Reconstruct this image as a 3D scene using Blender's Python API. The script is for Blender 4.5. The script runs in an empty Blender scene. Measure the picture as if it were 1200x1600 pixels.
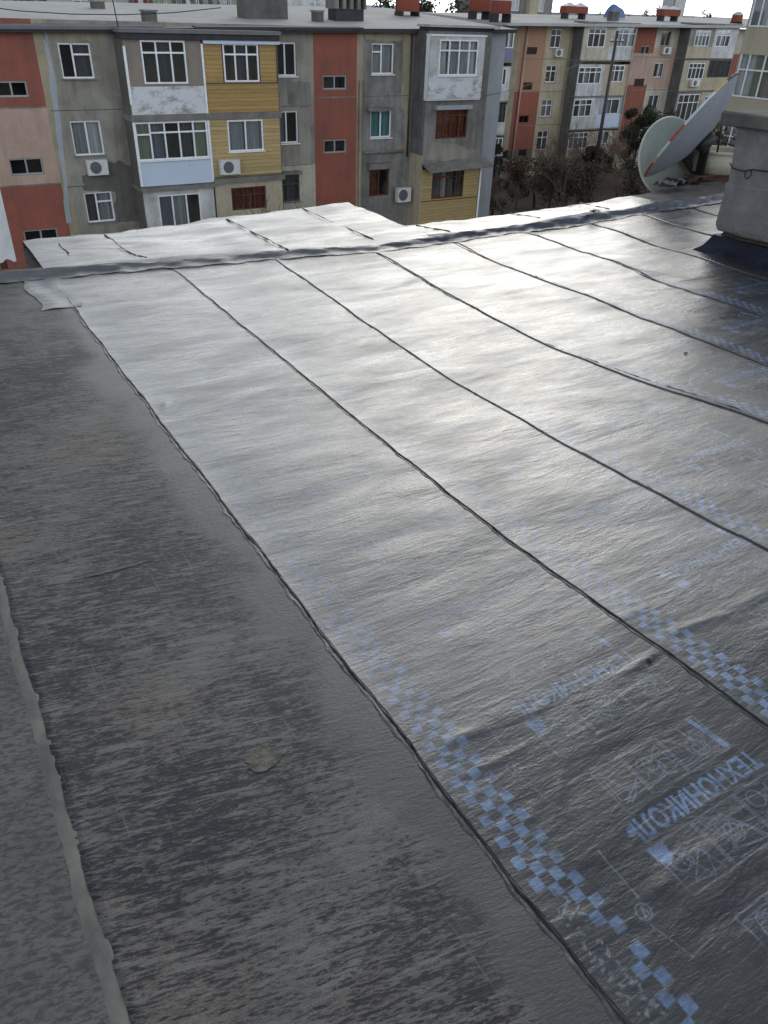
import bpy, math, random
import numpy as np
from mathutils import Vector, Matrix
random.seed(7)
rng = np.random.default_rng(11)
scn = bpy.context.scene
COL = scn.collection
PI = math.pi

# ------------------------------------------------------------------ camera
F_PX, PITCH, ROLL, YAW, EYE = 1189.17, 0.578729, 0.035728, 0.55849, 1.85
def cam_axes():
    fw = Vector((math.sin(YAW)*math.cos(PITCH), math.cos(YAW)*math.cos(PITCH), -math.sin(PITCH)))
    r = Vector((math.cos(YAW), -math.sin(YAW), 0)); u = r.cross(fw)
    return r*math.cos(ROLL)+u*math.sin(ROLL), u*math.cos(ROLL)-r*math.sin(ROLL), fw
CR, CU, CF = cam_axes()
cam = bpy.data.cameras.new('camera'); cam.sensor_fit = 'HORIZONTAL'; cam.sensor_width = 36
cam.lens = F_PX/1200*36; cam.clip_start = .05; cam.clip_end = 3000
co = bpy.data.objects.new('camera', cam); COL.objects.link(co); scn.camera = co
m = Matrix((CR, CU, -CF)).transposed().to_4x4(); m.translation = (0, 0, EYE); co.matrix_world = m

# measuring helpers: where a sight line of the photograph meets a plane of the place
def ray(px, py): return CR*(px-600) - CU*(py-800) + CF*F_PX
def U(px, py, Y):
    d = ray(px, py); p = d*(Y/d.y); return p.x, p.z+EYE
def UX(px, py, X):
    d = ray(px, py); p = d*(X/d.x); return p.y, p.z+EYE
def G(px, py, z=0.0):
    d = ray(px, py); p = d*((z-EYE)/d.z); return p.x, p.y

# ------------------------------------------------------------------ scene helpers
def tag(o, label=None, cat=None, group=None, kind=None):
    if label: o['label'] = label
    if cat: o['category'] = cat
    if group: o['group'] = group
    if kind: o['kind'] = kind
    return o
def empty(name, loc=(0, 0, 0), rz=0.0, label=None, cat=None, group=None):
    o = bpy.data.objects.new(name, None); COL.objects.link(o); o.location = loc; o.rotation_euler = (0, 0, rz)
    o.empty_display_size = .2
    return tag(o, label, cat, group)
def world_of(o):
    M = Matrix.Translation(o.location) @ o.rotation_euler.to_matrix().to_4x4()
    return world_of(o.parent) @ M if o.parent else M
class MB:
    def __init__(s): s.v = []; s.f = []; s.m = []; s.sm = []
    def quad(s, a, b, c, d, m=0, smooth=False):
        i = len(s.v); s.v += [tuple(a), tuple(b), tuple(c), tuple(d)]; s.f.append((i, i+1, i+2, i+3)); s.m.append(m); s.sm.append(smooth)
    def poly(s, pts, m=0):
        i = len(s.v); s.v += [tuple(p) for p in pts]; s.f.append(tuple(range(i, i+len(pts)))); s.m.append(m); s.sm.append(False)
    def box(s, x0, x1, y0, y1, z0, z1, m=0):
        i = len(s.v)
        s.v += [(x, y, z) for z in (z0, z1) for y in (y0, y1) for x in (x0, x1)]
        for f in ((0, 2, 3, 1), (4, 5, 7, 6), (0, 1, 5, 4), (2, 6, 7, 3), (0, 4, 6, 2), (1, 3, 7, 5)):
            s.f.append(tuple(i+k for k in f)); s.m.append(m); s.sm.append(False)
    def tube(s, pts, rad, n=6, m=0, cap=True, smooth=True):
        pts = [Vector(p) for p in pts]
        rad = rad if isinstance(rad, (list, tuple)) else [rad]*len(pts)
        rings = []
        ref = None
        for k, p in enumerate(pts):
            t = (pts[min(k+1, len(pts)-1)] - pts[max(k-1, 0)]).normalized()
            if ref is None:
                ref = Vector((0, 0, 1)) if abs(t.z) < .9 else Vector((1, 0, 0))
            a = t.cross(ref).normalized(); b = a.cross(t).normalized(); ref = b
            i = len(s.v)
            for q in range(n):
                w = 2*PI*q/n; s.v.append(tuple(p + (a*math.cos(w)+b*math.sin(w))*rad[k]))
            rings.append(i)
        for k in range(len(rings)-1):
            i, j = rings[k], rings[k+1]
            for q in range(n):
                s.f.append((i+q, i+(q+1) % n, j+(q+1) % n, j+q)); s.m.append(m); s.sm.append(smooth)
        if cap:
            s.f.append(tuple(rings[0]+q for q in range(n))[::-1]); s.m.append(m); s.sm.append(False)
            s.f.append(tuple(rings[-1]+q for q in range(n))); s.m.append(m); s.sm.append(False)
    def lathe(s, prof, c=(0, 0, 0), n=24, m=0, smooth=True):
        i = len(s.v); c = Vector(c)
        for r, z in prof:
            for q in range(n):
                w = 2*PI*q/n; s.v.append((c.x+r*math.cos(w), c.y+r*math.sin(w), c.z+z))
        for k in range(len(prof)-1):
            for q in range(n):
                a, b = i+k*n+q, i+k*n+(q+1) % n
                s.f.append((a, b, b+n, a+n)); s.m.append(m); s.sm.append(smooth)
    def plate(s, x0, x1, z0, z1, y, depth, holes=(), regions=(), m=0, back=False):
        """a wall facing -Y at y, with holes cut through and jambs going depth inwards"""
        xs = sorted({x0, x1, *[q for h in holes for q in (h[0], h[1])], *[q for h in regions for q in (h[0], h[1])]})
        zs = sorted({z0, z1, *[q for h in holes for q in (h[2], h[3])], *[q for h in regions for q in (h[2], h[3])]})
        xs = [x for x in xs if x0-1e-6 <= x <= x1+1e-6]; zs = [z for z in zs if z0-1e-6 <= z <= z1+1e-6]
        for a, b in zip(xs, xs[1:]):
            if b-a < 1e-5: continue
            for c, d in zip(zs, zs[1:]):
                if d-c < 1e-5: continue
                cx, cz = (a+b)/2, (c+d)/2
                if any(h[0] < cx < h[1] and h[2] < cz < h[3] for h in holes): continue
                mm = m
                for rg in regions:
                    if rg[0] < cx < rg[1] and rg[2] < cz < rg[3]: mm = rg[4]
                s.quad((a, y, c), (b, y, c), (b, y, d), (a, y, d), mm)
        def ring(a, b, c, d, inward, mm):
            q = [((a, y, c), (b, y, c), (b, y+depth, c), (a, y+depth, c)), ((b, y, d), (a, y, d), (a, y+depth, d), (b, y+depth, d)),
                 ((a, y, d), (a, y, c), (a, y+depth, c), (a, y+depth, d)), ((b, y, c), (b, y, d), (b, y+depth, d), (b, y+depth, c))]
            for f in q: s.quad(*(f if inward else f[::-1]), mm)
        for h in holes: ring(h[0], h[1], h[2], h[3], True, m)
        ring(x0, x1, z0, z1, False, m)
        if back: s.quad((x1, y+depth, z0), (x0, y+depth, z0), (x0, y+depth, z1), (x1, y+depth, z1), m)
    def build(s, name, mats, parent=None, smooth=None, world=True):
        me = bpy.data.meshes.new(name)
        v = s.v
        if parent is not None and world:
            inv = world_of(parent).inverted(); v = [tuple(inv @ Vector(p)) for p in v]
        me.from_pydata(v, [], s.f)
        for mt in (mats if isinstance(mats, (list, tuple)) else [mats]): me.materials.append(mt)
        me.polygons.foreach_set('material_index', s.m)
        me.polygons.foreach_set('use_smooth', [bool(smooth)]*len(s.f) if smooth is not None else s.sm)
        me.update()
        o = bpy.data.objects.new(name, me); COL.objects.link(o)
        if parent is not None: o.parent = parent
        return o
def grid_mesh(name, P, mat, parent=None, smooth=True, attrs=None):
    """P: array (rows, cols, 3)"""
    n, k, _ = P.shape
    idx = np.arange(n*k, dtype=np.int32).reshape(n, k)
    f = np.stack([idx[:-1, :-1], idx[:-1, 1:], idx[1:, 1:], idx[1:, :-1]], -1).reshape(-1, 4)
    me = bpy.data.meshes.new(name); nf = len(f)
    me.vertices.add(n*k); me.vertices.foreach_set('co', P.reshape(-1).astype(np.float32))
    me.loops.add(nf*4); me.loops.foreach_set('vertex_index', f.reshape(-1))
    me.polygons.add(nf); me.polygons.foreach_set('loop_start', np.arange(0, nf*4, 4, dtype=np.int32))
    me.materials.append(mat)
    me.polygons.foreach_set('use_smooth', np.full(nf, smooth, dtype=bool)); me.update(calc_edges=True)
    for nm, arr in (attrs or {}).items():
        a = me.attributes.new(nm, 'FLOAT', 'POINT'); a.data.foreach_set('value', arr.reshape(-1).astype(np.float32))
    o = bpy.data.objects.new(name, me); COL.objects.link(o)
    if parent is not None: o.parent = parent
    return o
def copy_tree(o, parent=None):
    c = o.copy(); COL.objects.link(c); c.parent = parent
    for ch in list(o.children): copy_tree(ch, c)
    return c

# ------------------------------------------------------------------ materials
class NT:
    def __init__(s, name):
        s.mat = bpy.data.materials.new(name); s.mat.use_nodes = True
        s.t = s.mat.node_tree; s.b = s.t.nodes['Principled BSDF']
        s.out = s.t.nodes['Material Output']
        s.co = s.t.nodes.new('ShaderNodeTexCoord')
    def n(s, typ, **kw):
        x = s.t.nodes.new(typ)
        for k, v in kw.items(): setattr(x, k, v)
        return x
    def l(s, a, b): s.t.links.new(a, b)
    def geo(s):
        if not hasattr(s, '_g'): s._g = s.n('ShaderNodeNewGeometry').outputs['Position']
        return s._g
    def mapped(s, scale, src=None, rot=(0, 0, 0), loc=(0, 0, 0)):
        mp = s.n('ShaderNodeMapping'); mp.inputs['Scale'].default_value = scale; mp.inputs['Rotation'].default_value = rot; mp.inputs['Location'].default_value = loc
        s.l(src or s.geo(), mp.inputs['Vector']); return mp.outputs[0]
    def noise(s, scale=(1, 1, 1), detail=4, rough=.55, dist=0, src=None, rot=(0, 0, 0), loc=(0, 0, 0)):
        x = s.n('ShaderNodeTexNoise'); x.inputs['Scale'].default_value = 1; x.inputs['Detail'].default_value = detail
        x.inputs['Roughness'].default_value = rough; x.inputs['Distortion'].default_value = dist
        s.l(s.mapped(scale, src, rot, loc), x.inputs['Vector']); return x.outputs['Fac']
    def ramp(s, fac, stops):
        r = s.n('ShaderNodeValToRGB'); e = r.color_ramp.elements
        while len(e) < len(stops): e.new(.5)
        for q, (p, c) in zip(e, stops):
            q.position = p; q.color = (c, c, c, 1) if isinstance(c, (int, float)) else (*c, 1)
        s.l(fac, r.inputs[0]); return r.outputs[0]
    def mix(s, fac, a, b, blend='MIX'):
        x = s.n('ShaderNodeMix', data_type='RGBA', blend_type=blend)
        for v, i in ((fac, 0), (a, 6), (b, 7)):
            if isinstance(v, (int, float)): x.inputs[i].default_value = v
            elif isinstance(v, tuple): x.inputs[i].default_value = (*v, 1)
            else: s.l(v, x.inputs[i])
        return x.outputs[2]
    def math(s, op, a, b=0.0, c=None):
        x = s.n('ShaderNodeMath', operation=op)
        for i, v in enumerate((a, b) if c is None else (a, b, c)):
            if isinstance(v, (int, float)): x.inputs[i].default_value = v
            else: s.l(v, x.inputs[i])
        return x.outputs[0]
    def bump(s, h, strength=.3, dist=.01, prev=None):
        x = s.n('ShaderNodeBump'); x.inputs['Strength'].default_value = strength; x.inputs['Distance'].default_value = dist
        s.l(h, x.inputs['Height'])
        if prev is not None: s.l(prev, x.inputs['Normal'])
        return x.outputs[0]
    def set(s, **kw):
        for k, v in kw.items():
            i = s.b.inputs[k.replace('_', ' ')]
            if isinstance(v, (int, float)): i.default_value = v
            elif isinstance(v, tuple): i.default_value = (*v, 1) if len(v) == 3 and i.type == 'RGBA' else v
            else: s.l(v, i)
        return s.mat

def plain(name, col, rough=.6, metal=0.0, spec=.5):
    t = NT(name); n = t.noise((9, 9, 9), 4)
    c = t.mix(t.ramp(n, [(.3, 0.0), (.75, 1.0)]), tuple(q*.86 for q in col), tuple(min(1, q*1.1) for q in col))
    return t.set(Base_Color=c, Roughness=rough, Metallic=metal, Specular_IOR_Level=spec)
def wall(name, col, dirt, amt=.6, sc=.7, rough=.9, bmp=.25):
    """rendered / painted wall: blotches, fine grain and rain streaks that run down"""
    t = NT(name)
    big = t.ramp(t.noise((sc, sc, sc), 5, .6), [(.36, 0.0), (.68, 1.0)])
    st = t.ramp(t.noise((3.2, 3.2, .28), 4, .6), [(.42, 0.0), (.75, 1.0)])
    fine = t.noise((14, 14, 14), 4, .7)
    mid = t.ramp(t.noise((sc*3.1, sc*3.1, sc*2.2), 6, .68, .6, loc=(4, 0, 2)), [(.45, 0.0), (.66, 1.0)])
    fac = t.math('MULTIPLY', t.math('ADD', t.math('ADD', t.math('MULTIPLY', big, .55), t.math('MULTIPLY', mid, .35)), t.math('MULTIPLY', st, .5)), amt)
    c = t.mix(fac, col, dirt)
    c = t.mix(t.ramp(fine, [(.3, .22), (.6, 0.0)]), c, tuple(q*.45 for q in col))
    return t.set(Base_Color=c, Roughness=rough, Specular_IOR_Level=.25, Normal=t.bump(t.noise((22, 22, 22), 5, .7), bmp, .02))
def flaked(name, col, under, lo=.5, hi=.58, scale=(2.2, 2.2, 4.5)):
    t = NT(name); n = t.noise(scale, 7, .7)
    c = t.mix(t.ramp(n, [(lo, 0.0), (hi, 1.0)]), col, under)
    return t.set(Base_Color=c, Roughness=.75, Specular_IOR_Level=.3)
def planks(name, col, line, pitch=.16):
    t = NT(name); sep = t.n('ShaderNodeSeparateXYZ'); t.l(t.geo(), sep.inputs[0])
    f = t.math('FRACT', t.math('DIVIDE', sep.outputs['Z'], pitch))
    row = t.n('ShaderNodeTexWhiteNoise', noise_dimensions='1D'); t.l(t.math('FLOOR', t.math('DIVIDE', sep.outputs['Z'], pitch)), row.inputs['W'])
    c = t.mix(t.math('MULTIPLY', row.outputs['Value'], .55), col, tuple(q*.6 for q in col))
    c = t.mix(t.ramp(t.noise((2, 2, 16), 5, .65), [(.45, 0.0), (.8, .7)]), c, tuple(q*.5 for q in col))
    c = t.mix(t.math('LESS_THAN', f, .07), c, line)
    return t.set(Base_Color=c, Roughness=.6, Specular_IOR_Level=.3)

def film_base(t, c, rmin=.15, rmax=.46, bstr=.46, coarse=.8):
    """glossy bitumen film: wrinkled across the strip, dusty in places"""
    wr = t.noise((5, 26, 8), 5, .6, .6)
    wr2 = t.noise((1.6, 5.5, 3), 4, .55, .4, loc=(3, 1, 0))
    fi = t.noise((75, 120, 60), 4, .7)
    h = t.math('ADD', t.math('MULTIPLY', wr, .55), t.math('MULTIPLY', wr2, 1.6*coarse))
    nb = t.bump(h, bstr, .012)
    nb = t.bump(fi, .36, .003, nb)
    nb = t.bump(t.noise((11, 42, 12), 4, .6, 1.2, loc=(4, 7, 0)), .22, .006, nb)
    ro = t.n('ShaderNodeMapRange'); ro.inputs['From Min'].default_value = .3; ro.inputs['From Max'].default_value = .72
    ro.inputs['To Min'].default_value = rmin; ro.inputs['To Max'].default_value = rmax
    t.l(t.noise((1.3, 4.2, 2), 6, .65, .5, loc=(7, 2, 0)), ro.inputs['Value'])
    return t.set(Base_Color=c, Roughness=ro.outputs[0], Specular_IOR_Level=t.ramp(t.noise((2.2, 9, 4), 7, .72, .9, loc=(3, 6, 1)), [(.30, .30), (.70, .80)]), IOR=1.5, Normal=nb)
def film_color(t):
    # dust, dried puddles and scuffs
    a = t.noise((2.2, 7, 3), 6, .62, .7, loc=(1, 5, 0))
    c = t.mix(t.ramp(a, [(.34, 0.0), (.7, 1.0)]), (.016, .019, .028), (.040, .042, .047))
    d = t.ramp(t.noise((1.0, 1.7, 2), 6, .66, .5, loc=(9, 4, 0)), [(.45, 0.0), (.74, 1.0)])
    c = t.mix(t.math('MULTIPLY', d, .5), c, (.075, .072, .068))
    fs = t.ramp(t.noise((18, 75, 20), 4, .7), [(.56, 0.0), (.74, .5)])
    return t.mix(fs, c, (.085, .085, .09))
M = {}
t = NT('glossy_felt')        # the manufacturer's print (ink, fine lines) is worn away in places
c = film_color(t)
wear = t.ramp(t.noise((9, 20, 9), 6, .72, .4), [(.40, 1.0), (.68, .12)])
def attr(t, nm):
    a = t.n('ShaderNodeAttribute'); a.attribute_name = nm; return a.outputs['Fac']
c = t.mix(t.math('MULTIPLY', attr(t, 'ink'), wear), c, (.125, .205, .36))
c = t.mix(t.math('MULTIPLY', attr(t, 'fine_line'), t.math('MULTIPLY', wear, .85)), c, (.20, .235, .31))
# paler grain across the middle of the roof; near end and chimney corner stay darker
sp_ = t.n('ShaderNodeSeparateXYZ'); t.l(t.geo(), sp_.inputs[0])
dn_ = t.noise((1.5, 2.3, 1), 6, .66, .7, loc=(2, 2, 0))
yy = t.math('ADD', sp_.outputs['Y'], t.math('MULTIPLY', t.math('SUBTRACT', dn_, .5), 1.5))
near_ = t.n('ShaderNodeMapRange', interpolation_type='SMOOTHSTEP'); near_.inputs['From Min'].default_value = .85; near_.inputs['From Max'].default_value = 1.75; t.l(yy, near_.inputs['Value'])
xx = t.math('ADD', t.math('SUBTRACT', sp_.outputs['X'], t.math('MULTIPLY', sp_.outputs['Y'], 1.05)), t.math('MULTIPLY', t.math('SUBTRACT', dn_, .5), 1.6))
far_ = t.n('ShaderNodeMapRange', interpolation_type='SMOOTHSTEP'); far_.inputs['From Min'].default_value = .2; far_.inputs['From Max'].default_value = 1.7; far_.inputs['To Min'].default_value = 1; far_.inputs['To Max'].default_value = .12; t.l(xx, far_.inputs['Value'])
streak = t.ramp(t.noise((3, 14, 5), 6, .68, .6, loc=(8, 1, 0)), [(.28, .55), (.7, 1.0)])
pale_mask = t.math('MULTIPLY', t.math('SUBTRACT', 1.0, t.math('MULTIPLY', attr(t, 'ink'), .5)), t.math('MULTIPLY', near_.outputs[0], far_.outputs[0]))
pale_mask = t.math('MULTIPLY', pale_mask, t.math('MULTIPLY', streak, .64))
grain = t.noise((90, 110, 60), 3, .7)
c = t.mix(pale_mask, c, t.mix(t.ramp(grain, [(.35, 0.0), (.65, 1.0)]), (.125, .130, .146), (.225, .225, .232)))
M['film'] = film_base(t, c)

t = NT('scuffed_felt')       # the older strip: streaks scuffed across it, a bled edge beside the new strip
sep = t.n('ShaderNodeSeparateXYZ'); t.l(t.geo(), sep.inputs[0])
dens = t.noise((1.1, 1.1, 1), 4, .6, .3, loc=(2, 8, 0))
RS = t.mapped((1, 1, 1), rot=(0, 0, math.radians(12))); s1 = t.noise((10, 66, 10), 6, .74, .6, src=RS); s2 = t.noise((38, 150, 10), 4, .7, .3, src=RS, loc=(5, 5, 0))
s3 = t.noise((6, 40, 6), 6, .74, .8, src=RS, loc=(1, 9, 0))
big = t.ramp(t.noise((2.1, 3.4, 1), 5, .66, .5, loc=(6, 6, 0)), [(.36, .0), (.66, 1.0)])
dn = t.math('ADD', t.math('MULTIPLY', t.math('SUBTRACT', dens, .5), .36), t.math('MULTIPLY', t.math('SUBTRACT', big, .5), .06))
sm = t.math('ADD', t.math('ADD', t.math('MULTIPLY', s1, .55), t.math('MULTIPLY', s2, .45)), dn)
mask = t.ramp(sm, [(.465, 0.0), (.51, .6), (.59, .85), (.68, 1.0)])
m3 = t.ramp(t.math('ADD', s3, t.math('MULTIPLY', dn, .5)), [(.545, 0.0), (.585, .85)])
tone = t.mix(t.ramp(t.noise((1.3, 1.6, 1), 5, .65), [(.38, 0.0), (.62, 1.0)]), (.130, .132, .132), (.160, .138, .120))
c = t.mix(mask, (.0125, .0145, .021), tone)
c = t.mix(m3, c, (.150, .145, .136))
gr = t.noise((210, 260, 100), 3, .7)
c = t.mix(t.ramp(gr, [(.38, .42), (.52, 0.0)]), c, (.010, .011, .015))
scr = t.ramp(t.noise((90, 2.2, 4), 3, .6, .2), [(.645, 0.0), (.69, .7)])
c = t.mix(scr, c, (.11, .11, .11))
edge = t.math('ADD', sep.outputs['X'], t.math('MULTIPLY', t.math('SUBTRACT', t.noise((1.5, 1.9, 1), 5, .62, .5, loc=(0, 3, 0)), .5), .62))
em = t.ramp(edge, [(.70, 0.0), (.80, 1.0)])
bleed = t.mix(t.noise((3, 9, 3), 5), (.030, .032, .042), (.085, .083, .082))
c = t.mix(em, c, bleed)
hb = t.math('ADD', t.math('MULTIPLY', sm, 1.0), t.math('MULTIPLY', t.noise((60, 120, 60), 3), .4))
ro = t.n('ShaderNodeMapRange'); ro.inputs['To Min'].default_value = .62; ro.inputs['To Max'].default_value = .42; t.l(em, ro.inputs['Value'])
bs = t.bump(hb, .55, .006)
M['scuffed'] = t.set(Base_Color=c, Roughness=ro.outputs[0], Specular_IOR_Level=.42, Normal=bs)

t = NT('rippled_felt')       # the oldest felt
c = t.mix(t.ramp(t.noise((1.5, 2, 1), 5, .65), [(.3, 0.0), (.7, 1.0)]), (.095, .093, .096), (.155, .148, .138))
rp = t.noise((34, 80, 20), 5, .68, .5, src=t.mapped((1, 1, 1), rot=(0, 0, math.radians(12))))
c = t.mix(t.ramp(rp, [(.42, .75), (.55, 0.0)]), c, (.045, .046, .05))
M['rippled'] = t.set(Base_Color=c, Roughness=.8, Specular_IOR_Level=.3, Normal=t.bump(rp, .7, .006))

t = NT('dried_mortar_bead')
c = t.mix(t.ramp(t.noise((8, 5, 8), 6, .7), [(.35, 0.0), (.68, 1.0)]), (.10, .098, .096), (.20, .19, .168))
M['bead'] = t.set(Base_Color=c, Roughness=.75, Specular_IOR_Level=.35, Normal=t.bump(t.noise((30, 14, 20), 5), .5, .006))
t = NT('dried_mud')
c = t.mix(t.ramp(t.noise((40, 60, 30), 5, .7), [(.35, 0.0), (.65, 1.0)]), (.055, .053, .046), (.165, .156, .128))
M['mud'] = t.set(Base_Color=c, Roughness=.9, Normal=t.bump(t.noise((90, 120, 60), 4), .5, .004))
t = NT('tar')
c = t.mix(t.noise((20, 8, 20), 5, .7), (.012, .012, .015), (.045, .045, .05))
M['tar'] = t.set(Base_Color=c, Roughness=.42, Normal=t.bump(t.noise((40, 18, 30), 5), .7, .01))
t = NT('bled_tar_lip')
c = t.mix(t.ramp(t.noise((26, 10, 20), 5, .7), [(.4, 0.0), (.6, 1.0)]), (.02, .022, .027), (.11, .108, .105))
M['lip'] = t.set(Base_Color=c, Roughness=.4, Normal=t.bump(t.noise((50, 22, 30), 5), .7, .008))
t = NT('blue_felt_face')
c = t.mix(t.ramp(t.noise((2.2, 6, 8), 5, .65), [(.35, 0.0), (.7, 1.0)]), (.014, .019, .042), (.055, .062, .088))
M['face'] = t.set(Base_Color=c, Roughness=.36, Specular_IOR_Level=.7, Normal=t.bump(t.noise((5, 12, 14), 5), .6, .02))
t = NT('dark_skirt_felt')
c = t.mix(t.ramp(t.noise((3, 3, 6), 5, .65), [(.35, 0.0), (.75, 1.0)]), (.008, .009, .016), (.022, .026, .048))
M['skirt'] = t.set(Base_Color=c, Roughness=.55, Specular_IOR_Level=.16, Normal=t.bump(t.noise((9, 9, 14), 5), .6, .02))
t = NT('gritty_felt')
c = t.mix(t.ramp(t.noise((6, 9, 6), 6, .7), [(.35, 0.0), (.65, 1.0)]), (.06, .058, .055), (.15, .14, .125))
M['grit'] = t.set(Base_Color=c, Roughness=.9, Normal=t.bump(t.noise((40, 40, 40), 4), .6, .01))

M['concrete'] = wall('chimney_concrete', (0.25, 0.25, 0.245), (0.14, 0.137, 0.13), 1.0, 2.6, .9, .9)
M['slab'] = wall('weathered_slab', (0.15, 0.145, 0.13), (.07, .07, .06), .8, 2.0)
M['brick'] = wall('broken_brick', (.10, .07, .05), (.03, .03, .03), .8, 6)
M['render'] = wall('grey_render', (0.35, 0.33, 0.28), (0.19, 0.175, 0.15), 1.15, .45)
M['render2'] = wall('grey_render_worn', (0.29, 0.275, 0.255), (0.145, 0.135, 0.122), 1.25, .6)
M['render3'] = wall('damp_render', (0.17, 0.155, 0.14), (0.085, 0.08, 0.075), .8, .6)
M['ochre'] = wall('ochre_render', (0.4, 0.35, 0.24), (0.22, 0.19, 0.14), 1.0, .5)
M['cream'] = wall('cream_render', (0.56, 0.52, 0.42), (0.3, 0.27, 0.22), 0.9, .6)
M['red'] = wall('red_paint', (0.335, 0.108, 0.075), (0.2, 0.085, 0.068), 0.95, .6)
M['red_dull'] = wall('dull_red_paint', (0.33, 0.11, 0.075), (0.19, 0.085, 0.065), .75, .5)
M['pink'] = wall('faded_pink_paint', (0.52, 0.375, 0.3), (0.38, 0.26, 0.205), 0.95, .6)
M['orange'] = wall('faded_orange_paint', (0.43, 0.25, 0.165), (0.31, 0.19, 0.13), .7, .6)
M['yellow'] = planks('yellow_planks', (.44, .285, .105), (.10, .05, .02))
M['yellow2'] = planks('pale_yellow_planks', (.50, .37, .175), (.16, .10, .04))
M['white_panel'] = wall('white_panel', (0.66, 0.66, 0.65), (.30, .295, .28), 0.9, 1.0)
M['white_flake'] = flaked('flaking_white', (.62, .63, .65), (.26, .25, .225), .50, .66, (1.5, 1.5, 3.2))
M['blue_panel'] = flaked('pale_blue_sheet', (.54, .61, .72), (.24, .25, .27), .62, .72, (3.5, 3.5, 1.2))
M['taupe'] = wall('taupe_board', (0.29, 0.245, 0.205), (.11, .095, .08), .5, .8)
M['greyblue'] = wall('grey_blue_paint', (0.4, 0.42, 0.455), (0.3, 0.31, 0.335), 0.9, .5)
M['dark_side'] = wall('corrugated_dark_side', (0.2, 0.195, 0.185), (.06, .06, .058), .8, .6)
M['beige'] = wall('beige_paint', (0.52, 0.44, 0.32), (0.33, 0.28, 0.2), 0.9, .7)
M['tan'] = wall('tan_render', (0.5, 0.44, 0.33), (.30, .27, .20), .5, .5)
M['frame'] = plain('white_window_frame', (.82, .83, .85), .4)
M['brown_frame'] = wall('brown_wood', (.16, .055, .03), (.08, .03, .02), .8, 3)
M['dark_frame'] = plain('dark_frame', (.05, .045, .045), .5)
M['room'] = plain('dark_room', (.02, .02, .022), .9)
M['roof_light'] = wall('pale_roof_felt', (0.46, 0.46, 0.455), (0.28, 0.278, 0.27), .7, .35)
M['roof_grey'] = wall('grey_roof_felt', (0.2, 0.198, 0.2), (.11, .11, .12), .7, .5)
M['fascia'] = wall('dark_fascia', (.06, .06, .062), (.035, .035, .04), .7, 1.2)
M['lintel'] = wall('concrete_band', (0.26, 0.245, 0.22), (.10, .095, .09), .8, 1.2)
M['ac'] = plain('air_conditioner_white', (.62, .62, .60), .5)
M['grille'] = plain('fan_grille', (.10, .105, .11), .6)
M['pipe'] = plain('galvanised_pipe', (.36, .36, .35), .5, .3)
M['rust'] = wall('rusty_steel', (.095, .042, .03), (.06, .03, .025), .8, 5, .8)
M['tank_red'] = wall('red_oxide_tank', (.26, .07, .045), (.14, .05, .04), .6, 1.5)
M['tank_lid'] = plain('silver_tank_lid', (.50, .51, .53), .5, .3)
M['dish'] = wall('grey_dish', (0.27, 0.285, 0.31), (0.19, 0.205, 0.225), .5, 1.6, .55, .1)
M['dish_in'] = wall('pale_green_dish', (0.33, 0.365, 0.34), (0.235, 0.26, 0.24), .6, 1.4, .6, .1)
M['dish_rim'] = plain('pale_rim', (.52, .56, .54), .5)
M['dish_red'] = plain('red_rim_mark', (.36, .07, .04), .5)
M['dish_yellow'] = plain('yellow_rim_mark', (.45, .34, .16), .5)
M['dark_metal'] = plain('dark_metal', (.035, .035, .035), .55, .4)
M['tub'] = wall('cream_tub', (.44, .41, .32), (.30, .27, .20), .5, 2.0, .7)
M['bark'] = wall('bark', (.10, .078, .062), (.055, .045, .04), .7, 4)
M['twig'] = wall('bare_twig', (.20, .145, .12), (.12, .088, .075), .7, 2)
M['ground'] = wall('yard_earth', (.12, .10, .08), (.06, .055, .045), .8, .25)
M['cloth_blue'] = plain('purple_grey_cloth', (.20, .20, .30), .9)
for k, col in dict(grey=(.42, .42, .43), green=(.36, .38, .27), dark=(.12, .12, .125), white=(.70, .70, .70), teal=(.16, .36, .38), rust=(.22, .05, .025), violet=(.24, .235, .28)).items():
    t = NT(k+'_curtain'); w = t.noise((26, 26, .4), 3, .5)
    M['c_'+k] = t.set(Base_Color=t.mix(t.ramp(w, [(.35, 0.0), (.65, 1.0)]), tuple(q*.5 for q in col), col), Roughness=.95)
t = NT('window_glass'); gl = t.n('ShaderNodeBsdfGlossy'); gl.inputs['Roughness'].default_value = .04; tr = t.n('ShaderNodeBsdfTransparent')
tr.inputs[0].default_value = (.80, .84, .84, 1); mx = t.n('ShaderNodeMixShader'); lw = t.n('ShaderNodeLayerWeight'); lw.inputs['Blend'].default_value = .35
mr = t.n('ShaderNodeMapRange'); mr.inputs['To Min'].default_value = .07; mr.inputs['To Max'].default_value = .7; t.l(lw.outputs['Facing'], mr.inputs['Value'])
t.l(mr.outputs[0], mx.inputs[0]); t.l(tr.outputs[0], mx.inputs[1]); t.l(gl.outputs[0], mx.inputs[2]); t.l(mx.outputs[0], t.out.inputs['Surface'])
M['glass'] = t.mat
def leafmat(name, a, b):
    t = NT(name); oi = t.n('ShaderNodeNewGeometry'); c = t.mix(t.noise((1.6, 1.6, 1.6), 4), a, b)
    return t.set(Base_Color=c, Roughness=.6, Specular_IOR_Level=.3)
M['leaf'] = leafmat('evergreen_leaf', (.024, .030, .017), (.066, .066, .038))
M['scrub'] = leafmat('dry_scrub', (.05, .045, .03), (.10, .075, .055))
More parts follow.
